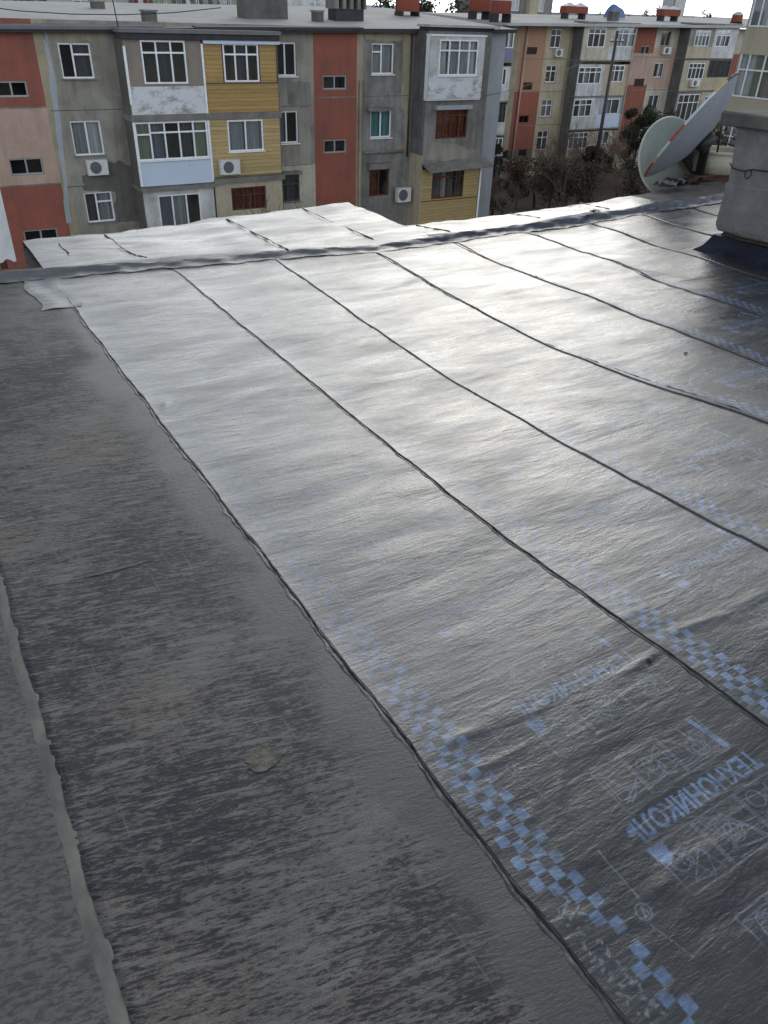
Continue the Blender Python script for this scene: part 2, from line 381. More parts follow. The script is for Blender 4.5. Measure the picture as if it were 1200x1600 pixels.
# ================================================================== the roof we stand on
roof = empty('flat_roof', (3, 0, 0), 0, 'flat roof in the foreground covered in glossy dark bitumen felt strips', 'roof')
def sn(y, seed, lam):      # smooth one-dimensional wander
    r = np.random.default_rng(seed); ph = r.uniform(0, 2*PI, 5)
    y = np.asarray(y, float)
    return sum(np.sin(2*PI*y/lam*(1+.73*k)+ph[k])/(1+k) for k in range(5))/1.8
YS_T = ([-8, .5, 1.8, 3.8, 6.3, 9.1, 14], [6.78, 6.68, 6.58, 6.28, 6.34, 6.58, 7.0])
HS_T = ([-6, .5, 1.8, 3.8, 6.3, 9.1, 14], [.065, .055, .03, .036, .06, .07, .07])
def ystep(x): return np.interp(x, *YS_T) + .02*sn(x, 5, 2.1)
def hstep(x): return np.interp(x, *HS_T) + .008*sn(x, 6, 1.7)
FOLDS = []
def fold(a, b, amp, wid):
    FOLDS.append((*G(*a), *G(*b), amp*.42, wid))
fold((1052, 988), (1130, 962), .012, .02); fold((1130, 962), (1205, 925), .011, .03)
fold((700, 1160), (760, 1138), .010, .022); fold((760, 1138), (835, 1108), .006, .03)
fold((875, 1440), (905, 1425), .006, .02); fold((1055, 1352), (1140, 1310), .009, .03); fold((1020, 1395), (1060, 1370), .007, .03)
fold((730, 1212), (815, 1168), .006, .014); fold((830, 1260), (828, 1286), .008, .014); fold((878, 1212), (872, 1262), .009, .016)
fold((930, 985), (1005, 950), .006, .02); fold((985, 1050), (1035, 1010), .007, .018); fold((960, 1060), (1020, 1025), .006, .018)
fold((1080, 1510), (1200, 1455), .009, .04); fold((835, 1120), (860, 1090), .006, .016)
fold((1100, 465), (1190, 470), .02, .08); fold((960, 420), (1060, 435), .018, .07); fold((1040, 445), (1100, 430), .016, .06)
fold((900, 395), (985, 400), .014, .06); fold((840, 505), (900, 500), .01, .06); fold((1000, 460), (1110, 450), .016, .07)
fold((770, 705), (830, 685), .006, .05); fold((640, 770), (700, 755), .005, .05); fold((255, 640), (262, 628), .012, .02)
def relief(x, y, folds=True):
    x = np.asarray(x, float); y = np.asarray(y, float)
    z = .0032*np.sin(2.1*x+1.3*np.sin(1.7*y)+.4)+.0030*np.sin(4.3*y+1.9*np.sin(.9*x)+1.1)+.0022*np.sin(7.9*y+2.2*x+2*np.sin(1.1*x+.6*y))
    z = z + .0014*np.sin(15*y+3.1*np.sin(2.3*x)+1.7*x)*(.5+.5*np.sin(1.3*x+2.1*y))
    z = z + .0010*np.sin(27*y+4*np.sin(1.9*x+.8*y))*(.5+.5*np.sin(2.3*x-1.1*y+1))
    far = np.clip((y-3.2)/3, 0, 1)
    z = z + far*.0045*np.sin(5.2*y+2.6*np.sin(1.25*x))
    for x0, y0, x1, y1, amp, wid in (FOLDS if folds else ()):
        dx, dy = x1-x0, y1-y0; L2 = dx*dx+dy*dy
        tt = np.clip(((x-x0)*dx+(y-y0)*dy)/L2, 0, 1)
        d2 = (x-x0-tt*dx)**2+(y-y0-tt*dy)**2
        z = z + amp*np.exp(-d2/(2*(wid*.55+.004)**2))*(.35+.65*np.sin(PI*np.clip(tt, .05, .95)))
    return z
SEAM = {0: ([-6, 8], [-.03, -.03]),
        1: ([-6, .3, 1, 8], [.93, .915, .905, .905]),
        2: ([-6, .3, .76, 1.39, 2.3, 3.9, 6.6], [2.0, 1.96, 1.94, 1.90, 1.84, 1.85, 1.86]),
        3: ([-6, 0, 1.85, 2.55, 3.9, 6.6], [2.9, 2.85, 2.745, 2.66, 2.61, 2.77]),
        4: ([-6, 0, 2.2, 3.4, 4.4, 6.6], [4.1, 4.05, 3.92, 3.56, 3.53, 3.71])}
def seam(i, y):
    y = np.asarray(y, float)
    if i in SEAM: x = np.interp(y, *SEAM[i])
    elif i > 4: x = 3.66+.92*(i-4)+.06*sn(y, 40+i, 4.5) + np.clip((2.6-y)*.08, 0, .3)
    else: x = -.03+.95*i+.03*sn(y, 60+i, 4)
    if 1 <= i <= 4: x = sum(np.interp(y+q, *SEAM[i]) for q in (-.4, -.2, 0, .2, .4))/5
    return x + .005*sn(y, 20+i, .9) + .0015*sn(y, 30+i, .23)
N_NEAR = 13
Y0 = -3.5
PR_RES, PR_Y0, PR_Y1 = .002, -1.2, 6.4
class Print:
    """the print of one strip, rasterised in the strip's own plane (across, along)"""
    def __init__(s):
        s.a = np.zeros((int((PR_Y1-PR_Y0)/PR_RES), 480, 2), np.float32)
    def win(s, x0, x1, y0, y1):
        H_, W_ = s.a.shape[:2]
        c0, c1 = max(0, int(x0/PR_RES)-1), min(W_, int(x1/PR_RES)+2); r0, r1 = max(0, int((y0-PR_Y0)/PR_RES)-1), min(H_, int((y1-PR_Y0)/PR_RES)+2)
        if c1 <= c0 or r1 <= r0: return None
        X, Y = np.meshgrid((np.arange(c0, c1)+.5)*PR_RES, (np.arange(r0, r1)+.5)*PR_RES+PR_Y0)
        return slice(r0, r1), slice(c0, c1), X, Y
    def put(s, w, cov, ch, val=1.0):
        v = s.a[w[0], w[1], ch]; np.maximum(v, np.clip(cov, 0, 1)*val, out=v)
    def poly(s, pts, ch=0, val=1.0):
        xs, ys = [p[0] for p in pts], [p[1] for p in pts]
        w = s.win(min(xs), max(xs), min(ys), max(ys))
        if w is None: return
        inside = np.zeros(w[2].shape, bool)
        for (ax, ay), (bx, by) in zip(pts, pts[1:]+pts[:1]):
            if ay == by: continue
            c = ((ay > w[3]) != (by > w[3])) & (w[2] < (bx-ax)*(w[3]-ay)/(by-ay)+ax); inside ^= c
        s.put(w, inside.astype(np.float32), ch, val)
    def line(s, pts, w=.003, ch=1, val=1.0):
        for (ax, ay), (bx, by) in zip(pts, pts[1:]):
            q = s.win(min(ax, bx)-w, max(ax, bx)+w, min(ay, by)-w, max(ay, by)+w)
            if q is None: continue
            dx, dy = bx-ax, by-ay; L2 = dx*dx+dy*dy+1e-12
            tt = np.clip(((q[2]-ax)*dx+(q[3]-ay)*dy)/L2, 0, 1)
            d = np.hypot(q[2]-ax-tt*dx, q[3]-ay-tt*dy); s.put(q, (w*.5-d)/PR_RES+.6, ch, val)
    def ring(s, cx, cy, r, w=.003, n=18, ch=1, val=1.0):
        s.line([(cx+r*math.cos(2*PI*k/n), cy+r*math.sin(2*PI*k/n)) for k in range(n+1)], w, ch, val)
    def sample(s, X, Y):
        H_, W_ = s.a.shape[:2]
        c = np.clip(X/PR_RES-.5, 0, W_-1.001); r = np.clip((Y-PR_Y0)/PR_RES-.5, 0, H_-1.001)
        c0, r0 = c.astype(int), r.astype(int); fc, fr = (c-c0)[..., None], (r-r0)[..., None]
        A = s.a
        v = A[r0, c0]*(1-fc)*(1-fr)+A[r0, c0+1]*fc*(1-fr)+A[r0+1, c0]*(1-fc)*fr+A[r0+1, c0+1]*fc*fr
        ok = ((X > 0) & (X < W_*PR_RES) & (Y > PR_Y0+.01) & (Y < PR_Y1-.01))[..., None]
        return v*ok
def rows_for(i):
    if i in (1, 2): seg = ((Y0, -.3, .05), (-.3, 2.0, .0032), (2.0, 3.6, .0062), (3.6, 6.6, .013))
    elif i == 3: seg = ((Y0, 0, .05), (0, 3.0, .0055), (3.0, 6.6, .011))
    elif i in (4, 5, 6): seg = ((Y0, .8, .05), (.8, 6.6, .010))
    elif i == 0: seg = ((Y0, -.3, .05), (-.3, 6.6, .022))
    else: seg = ((Y0, 6.6, .04),)
    return np.concatenate([np.arange(a, b, d) for a, b, d in seg]+[[6.6]])
def strip(i, mat, pr=None, name='felt_strip'):
    ys = rows_for(i); cols = {1: 290, 2: 290, 3: 170, 4: 100, 5: 100, 6: 100}.get(i, 44 if -1 <= i <= 4 else 24)
    u = np.linspace(0, 1, cols)
    a, b = seam(i, ys)[:, None], seam(i+1, ys)[:, None]+.05
    x = a+u[None]*(b-a)
    q = ((ys-Y0)/(6.6-Y0))[:, None]
    y = Y0+q*(ystep(x)+.03-Y0)
    lap = .0055 if i >= 1 else .004
    z = relief(x, y)+lap*np.exp(-u/.055)[None]-.006*np.clip((u-.93)/.07, 0, 1)[None]
    out = np.stack([x, y, z], -1)
    at_ = None
    if pr is not None:
        v = pr.sample(x-a, y); at_ = {'ink': np.concatenate([v[:, :1, 0], v[..., 0]], 1), 'fine_line': np.concatenate([v[:, :1, 1], v[..., 1]], 1)}
    P = np.concatenate([out[:, :1]-np.array([.003, 0, .014]), out], 1)
    return grid_mesh(name, P, mat, None, True, at_)
roof_l = None
def put(o):      # mesh made in world coordinates -> child of the roof thing
    o.parent = roof; o.location = (-roof.location.x, -roof.location.y, -roof.location.z); return o
# the print: chequered edge band, the maker's word, diagrams
fc = bpy.data.curves.new('word', 'FONT'); fc.body = 'ТЕХНОНИКОЛЬ'; fc.offset = .03; fc.resolution_u = 3
fo = bpy.data.objects.new('word', fc); COL.objects.link(fo); bpy.context.view_layer.update()
wm = bpy.data.meshes.new_from_object(fo.evaluated_get(bpy.context.evaluated_depsgraph_get()))
W_V = [(v.co.x, v.co.y) for v in wm.vertices]; W_F = [tuple(p.vertices) for p in wm.polygons]
bpy.data.objects.remove(fo); bpy.data.meshes.remove(wm); bpy.data.curves.remove(fc)
wx0, wx1 = min(v[0] for v in W_V), max(v[0] for v in W_V); wh = .73
def word(pr, xr, y, width, h, val):
    """reads from xr towards -X, heads of the letters towards -Y"""
    P = [(xr-(u-wx0)/(wx1-wx0)*width, y-v/wh*h) for u, v in W_V]
    for f in W_F: pr.poly([P[k] for k in f], 0, val)
def diagram(pr, x0, y0, x1, y1, seed, val):
    r = random.Random(seed)
    pr.line([(x0, y0), (x1, y0), (x1, y1), (x0, y1), (x0, y0)], .003, 1, val)
    w, h = x1-x0, y1-y0
    for k in range(r.randint(7, 13)):
        t_ = r.random()
        if t_ < .5: pr.line([(x0+w*r.uniform(.05, .95), y0+h*r.uniform(.05, .95)) for _ in range(r.randint(2, 4))], .0024, 1, val)
        elif t_ < .7:
            q = r.uniform(.1, .9); pr.line([(x0+w*.03, y0+h*q), (x0+w*.97, y0+h*r.uniform(max(.05, q-.2), min(.95, q+.2)))], .0024, 1, val)
        else: pr.ring(x0+w*r.uniform(.25, .75), y0+h*r.uniform(.25, .75), min(w, h)*r.uniform(.08, .22), .0026, 12, 1, val)
def strip_print(i, ymax, ycat, y_off, seed, fade0, fade1):
    pr = Print(); r = random.Random(seed)
    fade = lambda y: 1-.40*min(1, max(0, (y-fade0)/(fade1-fade0)))  # ink weakened along the strip, standing in for sky reflection washing it out
    pitch = .0355
    for k in range(int((ymax+1.0)/pitch)):
        y = -1.0+k*pitch
        for c in range(4):
            if (k+c) % 2 or (y < ycat and c < 2) or r.random() < .02: continue
            x0 = .028+c*.0335; j_ = lambda: r.uniform(-.0010, .0010)
            pr.poly([(x0+j_(), y+j_()), (x0+.0335+j_(), y+j_()), (x0+.0335+j_(), y+pitch+j_()), (x0+j_(), y+pitch+j_())], 0, fade(y)*r.uniform(.85, 1))
        if y < ycat:        # rows of unreadable small print
            for c in range(2):
                x0 = .026+c*.034
                for q in range(4):
                    if r.random() < .25: continue
                    a = (x0+r.uniform(.003, .028), y+r.uniform(.002, .033))
                    pr.line([a, (a[0]+r.uniform(-.010, .010), a[1]+r.uniform(-.008, .008)), (a[0]+r.uniform(-.010, .010), a[1]+r.uniform(-.008, .008))], .0036, 1)
    n = 0; y = y_off-1.0
    while y < ymax:
        xr, f = .897 if i == 1 else .885, fade(y)
        word(pr, xr, y, .545, .060, f)
        xs = [xr-.49, xr-.37, xr-.22, xr-.04]
        for q, (a, b) in enumerate(zip(xs, xs[1:])): diagram(pr, a+.004, y+.03, b-.004, y+.175, seed*31+n*7+q, f*f)
        pr.poly([(xr-.055, y+.04), (xr-.028, y+.035), (xr-.06, y+.17), (xr-.078, y+.178)], 0, f)
        xs = [xr-.53, xr-.36, xr-.18, xr+.0]
        for q, (a, b) in enumerate(zip(xs, xs[1:])): diagram(pr, a+.004, y-.235, b-.004, y-.085, seed*37+n*7+q, f*f)
        pr.poly([(xr-.535, y-.085), (xr-.475, y-.088), (xr-.485, y-.135), (xr-.515, y-.148), (xr-.53, y-.12)], 0, f)
        pr.ring(xr-.67, y-.20, .021, .003, 16, 1, f*f); pr.line([(xr-.675, y-.212), (xr-.668, y-.19), (xr-.66, y-.208)], .005, 1, f*f)
        pr.line([(xr-.655, y-.17), (xr-.645, y-.02)], .002, 1, f*f); pr.line([(xr-.68, y-.23), (xr-.655, y-.34)], .002, 1, f*f)
        n += 1; y += .50
    return pr
PRINTS = {1: strip_print(1, 5.6, .66, .735, 3, .9, 2.4), 2: strip_print(2, 5.8, .2, .50, 5, 1.3, 3.2), 3: strip_print(3, 5.8, -.5, .62, 8, 2.2, 4.2)}
PRINTS.update({i: strip_print(i, 5.6, -.5, .2+.13*i, 20+i, 3.5, 6.0) for i in (4, 5, 6)})
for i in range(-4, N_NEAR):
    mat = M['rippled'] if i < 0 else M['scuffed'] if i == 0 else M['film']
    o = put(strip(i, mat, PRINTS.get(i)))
    if i < 0: o['label'] = 'oldest grey rippled felt strip'
    if i == 0: o['label'] = 'older matt strip with scuffed streaks beside the glossy felt'
    if i in PRINTS: o['label'] = 'glossy felt strip with blue chequered edge and printed lettering'
# tar beads that bled out of the laps
def ribbon(i, off0, off1, z, mat, name, ya, yb, wob, seed, n=700, edge=.35):
    y = np.linspace(ya, yb, n); c = seam(i, y)
    a = c+off0+wob*sn(y, seed, .34)+wob*.8*sn(y, seed+1, .11); b = c+off1+wob*.6*sn(y, seed+2, .5)+wob*.4*sn(y, seed+7, .09)
    k = 7; u = np.linspace(0, 1, k)
    X = a[:, None]+(b-a)[:, None]*u[None]; Y = np.repeat(y[:, None], k, 1)
    hh = np.sin(PI*u)**edge
    Z = relief(X, Y)+(-.004+(z+.004)*hh)[None]*np.clip(.80+.50*sn(y, seed+3, .31)+.30*sn(y, seed+4, .07), .05, 1.5)[:, None]
    return put(grid_mesh(name, np.stack([X, Y, Z], -1), mat))
ribbon(0, -.045, .028, .0045, M['bead'], 'mortar_bead', Y0, 6.6, .0022, 111, edge=.8)
ribbon(1, -.024, -.004, .0028, M['lip'], 'tar_lip', Y0, 6.4, .007, 141)
ribbon(1, -.006, .003, .0076, M['tar'], 'tar_line', Y0, 6.4, .004, 161)
ribbon(2, -.018, -.003, .0024, M['lip'], 'tar_lip', Y0, 6.3, .006, 181)
ribbon(2, -.0035, .0015, .0062, M['tar'], 'tar_line', Y0, 6.3, .0022, 201)
for i in (3, 4): ribbon(i, -.0026, .0008, .0057, M['lip'], 'tar_line', Y0, 6.25, .002, 221+20*i)
for i in (5, 6, 7): ribbon(i, -.003, .0012, .006, M['lip'], 'tar_line', Y0, 6.3, .003, 221+20*i, n=300)

# raised kerb and the strips of felt that run over it to the eaves
def eaves(x0, x1, e0, e1, mat, name, drop=.16, y_extra=None, seams=True):
    nx = int((x1-x0)/.025)+2
    x = np.linspace(x0, x1, nx)
    ys, h = ystep(x), hstep(x); E = np.interp(x, [x0, x1], [e0, e1])+.012*sn(x, 77, .8)
    rows = [np.stack([x, ys-.05, relief(x, ys-.05)+.002], -1), np.stack([x, ys-.005, relief(x, ys)+.008], -1), np.stack([x, ys+.02+.008*sn(x, 9, .6), h*.6], -1),
            np.stack([x, ys+.05+.01*sn(x, 12, .5), h*.95], -1), np.stack([x, ys+.085, h+.004], -1)]
    K = 34
    for k in range(1, K+1):
        q = k/K; y = ys+.085+(E-ys-.085)*q
        z = h+.004-.004*q+.006*np.sin(6*y+2.2*np.sin(2*x))*np.sin(PI*min(1, q*1.2))*.8+.004*np.sin(3.1*x+4*y)+.8*relief(x*1.7+3, y*1.6, False)+.003*np.sin(19*y+3*np.sin(3*x))*np.sin(2.3*x+1)
        if k == K: z = h-.004+.006*sn(x, 88, .7)
        rows.append(np.stack([x, y, z], -1))
    rows.append(np.stack([x, E+.012, h-.03], -1)); rows.append(np.stack([x, E+.006, h-drop], -1))
    return put(grid_mesh(name, np.stack(rows, 0), mat))
def step_face(x0, x1):
    nx = int((x1-x0)/.03); x = np.linspace(x0, x1, nx); ys, h = ystep(x), hstep(x)
    rows = []
    for q, dy, dz in ((0, -.075, .006), (.02, -.02, .012), (.35, .004, .012), (.7, .022, .010), (.93, .045, .008)):
        rows.append(np.stack([x, ys+dy+.014*sn(x, 90+int(q*50), .45)*(1 if q > 0 else 1.6), np.maximum(h*q, relief(x, ys+dy)*(1 if q < .1 else 0))+dz+.004*sn(x, 95+int(q*40), .3)], -1))
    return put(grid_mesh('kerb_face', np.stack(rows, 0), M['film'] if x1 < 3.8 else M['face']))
for a, b in ((-4, 1.79), (1.79, 3.75), (3.75, 7.0), (7.0, 12)): step_face(a, b)
eaves(-4.0, .88, 6.86, 6.80, M['grit'], 'eaves_felt')
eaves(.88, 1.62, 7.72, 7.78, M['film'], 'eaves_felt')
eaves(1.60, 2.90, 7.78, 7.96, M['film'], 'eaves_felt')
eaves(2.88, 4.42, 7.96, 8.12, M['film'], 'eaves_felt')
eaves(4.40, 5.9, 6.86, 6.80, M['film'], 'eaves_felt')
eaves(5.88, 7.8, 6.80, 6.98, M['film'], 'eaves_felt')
eaves(7.78, 12.6, 6.98, 7.9, M['grit'], 'eaves_felt')
# seams over the eaves
def eave_seam(pts, w=.028):
    mb = MB(); L = []
    for (ax, ay), (bx, by) in zip(pts, pts[1:]):
        for k in range(12): L.append((ax+(bx-ax)*k/12, ay+(by-ay)*k/12))
    L.append(pts[-1])
    mb.tube([(x+.006*math.sin(7*k), y, float(hstep(x))+.010) for k, (x, y) in enumerate(L)], [.0045+.0025*math.sin(k*1.7)+.0015*math.sin(k*.6) for k in range(len(L))], 6)
    return put(mb.build('tar_line', M['tar']))
eave_seam([(1.72, 6.74), (1.63, 6.95), (1.60, 7.68)]); eave_seam([(2.92, 6.45), (2.90, 6.9), (2.86, 7.82)]); eave_seam([(3.83, 6.5), (3.8, 8.0)])
eave_seam([(5.9, 6.48), (5.75, 6.82)]); eave_seam([(4.66, 6.4), (4.5, 6.78)]); eave_seam([(1.15, 7.1), (1.14, 7.45)]); eave_seam([(6.95, 6.5), (6.85, 6.9)])
mb = MB()   # a patch of new felt lapping onto the older strip by the kerb
n = 20; P = np.zeros((n, n, 3))
for r, y in enumerate(np.linspace(5.78, 6.62, n)):
    for c_, u in enumerate(np.linspace(0, 1, n)):
        x = (.69-.10*sn(y, 3, .9)*.3)+u*(.27)
        P[r, c_] = (x, y+.015*math.sin(5*u), float(relief(x, y))+.006+.002*math.sin(9*u+3*y))
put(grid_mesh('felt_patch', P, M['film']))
# the slab and the block under it
mb = MB()
mb.box(-6, 12.6, -6, 6.72, -.35, -.035, 0)
mb.box(.87, 4.43, 6.72, 7.70, -.16, -.012, 0)
mb.box(7.79, 12.6, 6.72, 7.0, -.16, -.012, 0)
mb.box(-5.8, 12.4, -5.8, 6.3, -11, -.35, 1)
put(mb.build('roof_slab', [M['slab'], M['render']]))
mb = MB()
# dried smear, flattened and irregular
def smear(px, py, rx, ry, ang, seed, mat, name):
    x, y = G(px, py); r = random.Random(seed); mb = MB(); N = 22; P = []
    for k in range(N):
        w = 2*PI*k/N; q = 1+.06*math.sin(3*w+seed)+.22*r.uniform(-1, 1)
        u, v = rx*q*math.cos(w), ry*q*math.sin(w)
        X, Y = x+u*math.cos(ang)-v*math.sin(ang), y+u*math.sin(ang)+v*math.cos(ang)
        P.append((X, Y, float(relief(X, Y))+.0022))
    mb.poly(P); return put(mb.build(name, mat))
smear(415, 1188, .060, .036, -.1, 2, M['mud'], 'dried_smear')
smear(185, 888, .15, .010, -.05, 4, M['mud'], 'dried_smear')

# ---- crumbs lying on the felt
def crumb(px, py, s, seed, label, h=.6, z=0):
    x, y = G(px, py, z); r = random.Random(seed); mb = MB(); k = 7
    prof = [(0.001, 0), (s*.9, .0), (s, s*h*.4), (s*.6, s*h), (0.001, s*h)]
    mb.lathe(prof, (x, y, float(relief(x, y))+.004+z), k)
    mb.v = [(a+r.uniform(-.25, .25)*s, b+r.uniform(-.25, .25)*s, c_+r.uniform(-.1, .1)*s) for a, b, c_ in mb.v]
    e = empty('tar_lump', (x, y, z)); o = mb.build('lump', M['tar'], e, smooth=False)
    tag(e, label, 'tar lump', 'small lumps of tar lying on the felt'); return e
crumb(1016, 1034, .011, 1, 'black tar lump beside the seam above the blue chequered band')
crumb(1071, 554, .013, 3, 'round black tar lump on the glossy felt below the dark reflection')
crumb(930, 331, .07, 4, 'dark flat scrap lying on the bright eaves beyond the kerb', .25, .1)

# ---- the chimney
XC = 6.75
chim = empty('chimney', (XC+.45, 4.1, 0), 0, 'grey concrete chimney shaft with a cap slab and dark felt skirt', 'chimney')
yf = 4.88
mb = MB()
def rough_col(x0, x1, y0, y1, zs, seed, jit=.012):
    r = random.Random(seed); mb = MB(); n = 8
    def ringpts(z, grow):
        pts = []
        cor = [(x0-grow, y1+grow), (x0-grow, y0-grow), (x1+grow, y0-grow), (x1+grow, y1+grow)]
        for (ax, ay), (bx, by) in zip(cor, cor[1:]+cor[:1]):
            for k in range(n): pts.append((ax+(bx-ax)*k/n+r.uniform(-jit, jit), ay+(by-ay)*k/n+r.uniform(-jit, jit), z+r.uniform(-jit, jit)*.4))
        return pts
    R = [ringpts(z, g) for z, g in zs]; i = len(mb.v)
    for q in R: mb.v += q
    N = len(R[0])
    for a in range(len(R)-1):
        for k in range(N): mb.f.append((i+a*N+k, i+a*N+(k+1) % N, i+(a+1)*N+(k+1) % N, i+(a+1)*N+k)); mb.m.append(0); mb.sm.append(False)
    mb.f.append(tuple(i+(len(R)-1)*N+k for k in range(N))); mb.m.append(0); mb.sm.append(False)
    return mb
rough_col(XC, XC+.9, 3.55, yf, [(.20, .0), (.215, .022), (.26, .03), (.40, .03), (.46, .025), (.62, .03), (.635, .02), (.85, .033), (1.0, .045), (1.11, .05)], 3, .010).build('shaft', M['concrete'], chim)
rough_col(XC+.03, XC+.87, 3.58, yf-.03, [(.10, .03), (.15, .01), (.19, -.01), (.225, .0)], 5, .022).build('broken_brick_base', M['brick'], chim)
rough_col(XC, XC+.9, 3.55, yf, [(-.01, .15), (.012, .125), (.05, .085), (.10, .05), (.16, .03)], 6, .012).build('felt_skirt', M['skirt'], chim)
rough_col(XC-.12, XC+1.0, 3.45, yf+.17, [(1.10, .0), (1.112, .01), (1.20, .012), (1.215, .0)], 8, .007).build('cap_slab', M['slab'], chim)
mb = MB(); y0, z0 = UX(1150, 262, XC); mb.tube([(XC-.045, yf+.035, .80), (XC-.05, y0, z0), (XC-.05, y0-.12, z0-.008), (XC-.055, y0-.22, z0+.02), (XC-.05, y0-.40, z0+.028), (XC-.05, 3.6, z0+.03)], .006, 5)
mb.tube([(XC-.055, y0-.15, z0), (XC-.065, y0-.16, z0-.05), (XC-.07, y0-.20, z0-.06), (XC-.065, y0-.22, z0-.02), (XC-.055, y0-.20, z0+.01)], .006, 5)
mb.build('wire_loop', M['dark_metal'], chim)
e = empty('rusty_pipe', (XC+.05, 4.55, 1.215), 0, 'short bent rusty pipe lying on the chimney cap slab', 'pipe')
mb = MB(); mb.tube([(XC-.06, 4.62, 1.245), (XC+.02, 4.55, 1.255), (XC+.10, 4.47, 1.30), (XC+.16, 4.43, 1.36)], .042, 10); mb.build('bent_pipe', M['rust'], e)
mb = MB(); mb.lathe([(.038, -.02), (.058, -.02), (.058, .03), (.038, .03)], (XC+.17, 4.42, 1.37), 12); mb.build('collar', M['rust'], e)

# ---- satellite dishes at the eaves
def dish_axes(axis):
    a = axis.normalized(); s = a.cross(Vector((0, 0, 1))).normalized(); return a, s, s.cross(a)
def make_dish(name, c, axis, R, depth, mats, label, marks=None):
    a, s, v = dish_axes(axis)
    e = empty(name, tuple(c-a*depth), 0, label, 'satellite dish', 'satellite dishes at the eaves')
    n, k = 40, 9
    def P(r, w, off=0): return c + (s*math.cos(w)+v*math.sin(w))*r + a*(depth*((r/R)**2-1)+off)
    for nm, off, mt, flip in (('back_shell', -.012, mats[0], False), ('inner_face', 0.012, mats[1], True)):
        mb = MB(); mb.v = [tuple(P(R*(q+.02)/(k-1+.02), 2*PI*j/n, off)) for q in range(k) for j in range(n)]
        for q in range(k-1):
            for j in range(n):
                f = (q*n+j, q*n+(j+1) % n, (q+1)*n+(j+1) % n, (q+1)*n+j); mb.f.append(f[::-1] if not flip else f); mb.m.append(0); mb.sm.append(True)
        mb.f.append(tuple(range(n)) if not flip else tuple(range(n))[::-1]); mb.m.append(0); mb.sm.append(True)
        mb.build(nm, mt, e)
    mb = MB()
    rim = [(R+.004, -.016), (R+.010, 0), (R+.004, .014), (R-.010, .014), (R-.010, -.016)]
    for j in range(n):
        w0, w1 = 2*PI*j/n, 2*PI*(j+1)/n
        mi = marks(w0) if marks else 0
        for (r0, o0), (r1, o1) in zip(rim, rim[1:]+rim[:1]):
            f = lambda r_, w, o_: c+(s*math.cos(w)+v*math.sin(w))*r_+a*o_
            mb.quad(f(r0, w0, o0), f(r0, w1, o0), f(r1, w1, o1), f(r1, w0, o1), mi, True)
    mb.build('rim', [mats[2], M['dish_red'], M['dish_yellow'], M['dark_metal']], e)
    return e, a, s, v
def at_depth(px, py, Y):
    d = ray(px, py); p = d*(Y/d.y); return Vector((p.x, p.y, p.z+EYE))
YD = 7.45
ca = at_depth(1078, 199, YD)
axis = (-CR*.66+CU*.66+CF*.04)
wts = lambda w: (1 if 3.72 < w < 4.25 else 2 if 4.25 <= w < 4.38 or 3.6 < w <= 3.72 else 1 if 2.85 < w < 3.2 else 3 if .95 < w < 1.9 else 2 if 1.9 <= w < 2.3 else 0)
big, a, s, v = make_dish('satellite_dish', ca, axis, .76, .24, (M['dish'], M['dish_in'], M['dish_rim']), 'large grey satellite dish seen from behind with red marks on its rim', wts)
hub = ca-a*.26
mb = MB()
base = Vector((hub.x+.12, hub.y+.05, .06))
mb.tube([hub+a*.02, hub-a*.10], [.14, .12], 12); mb.build('mount_hub', M['dark_metal'], big)
mb = MB(); mb.tube([base, Vector((base.x, base.y, hub.z-.05)), hub-a*.06], .06, 10); mb.box(base.x-.16, base.x+.16, base.y-.16, base.y+.16, .02, .10); mb.build('mount_post', M['dark_metal'], big)
mb = MB(); mb.tube([ca+v*.38-a*.20, base+Vector((.30, .0, .05))], .014, 6); mb.build('brace', M['dark_metal'], big)
cb = at_depth(1044, 245, YD+.45)
axis2 = (-CR*.36+CU*.30+CF*.86)
sm_, a2, s2, v2 = make_dish('satellite_dish', cb, axis2, .50, .12, (M['dish_in'], M['dish'], M['dish_rim']), 'smaller pale green satellite dish half hidden behind the large grey one')
mb = MB(); h2 = cb-a2*.16; mb.tube([h2+a2*.02, h2-a2*.12, Vector((h2.x+.5, h2.y-.2, -.1))], .04, 8); mb.build('mount_post', M['dark_metal'], sm_)

e = empty('rusty_beam', (9.4, 7.2, .05), 0, 'rusty steel beam lying under the dishes and the cream tub', 'beam')
p0, p1 = at_depth(1062, 272, 7.45), at_depth(1200, 293, 7.3)
mb = MB(); x0, x1 = p0.x, p1.x
mb.box(x0, x1, 7.20, 7.38, .05, .066); mb.box(x0, x1, 7.20, 7.38, .154, .17); mb.box(x0+.002, x1-.002, 7.27, 7.31, .067, .153); mb.build('web_and_flanges', M['rust'], e)
mb = MB(); mb.box(x0+.5, x0+.7, 7.2, 7.4, .0, .048); mb.build('packing_block', M['slab'], e)
e = empty('round_tub', (0, 0, 0), 0, 'round cream tub resting on the rusty beam behind the chimney', 'tub')
pl, pb = at_depth(1104, 240, 7.35), at_depth(1104, 272, 7.35); r_ = .36
e.location = (pl.x+r_, 7.42, .172)
zt = pl.z-.172
mb = MB(); mb.lathe([(.001, 0), (r_*.93, 0), (r_, zt), (r_-.03, zt), (r_*.93-.03, .04), (.001, .04)], tuple(e.location), 32); mb.build('shell', M['tub'], e)
mb = MB(); mb.lathe([(r_-.032, zt-.005), (r_+.015, zt-.005), (r_+.015, zt+.03), (r_-.032, zt+.03), (r_-.032, zt-.005)], tuple(e.location), 32); mb.build('rolled_rim', M['tub'], e)
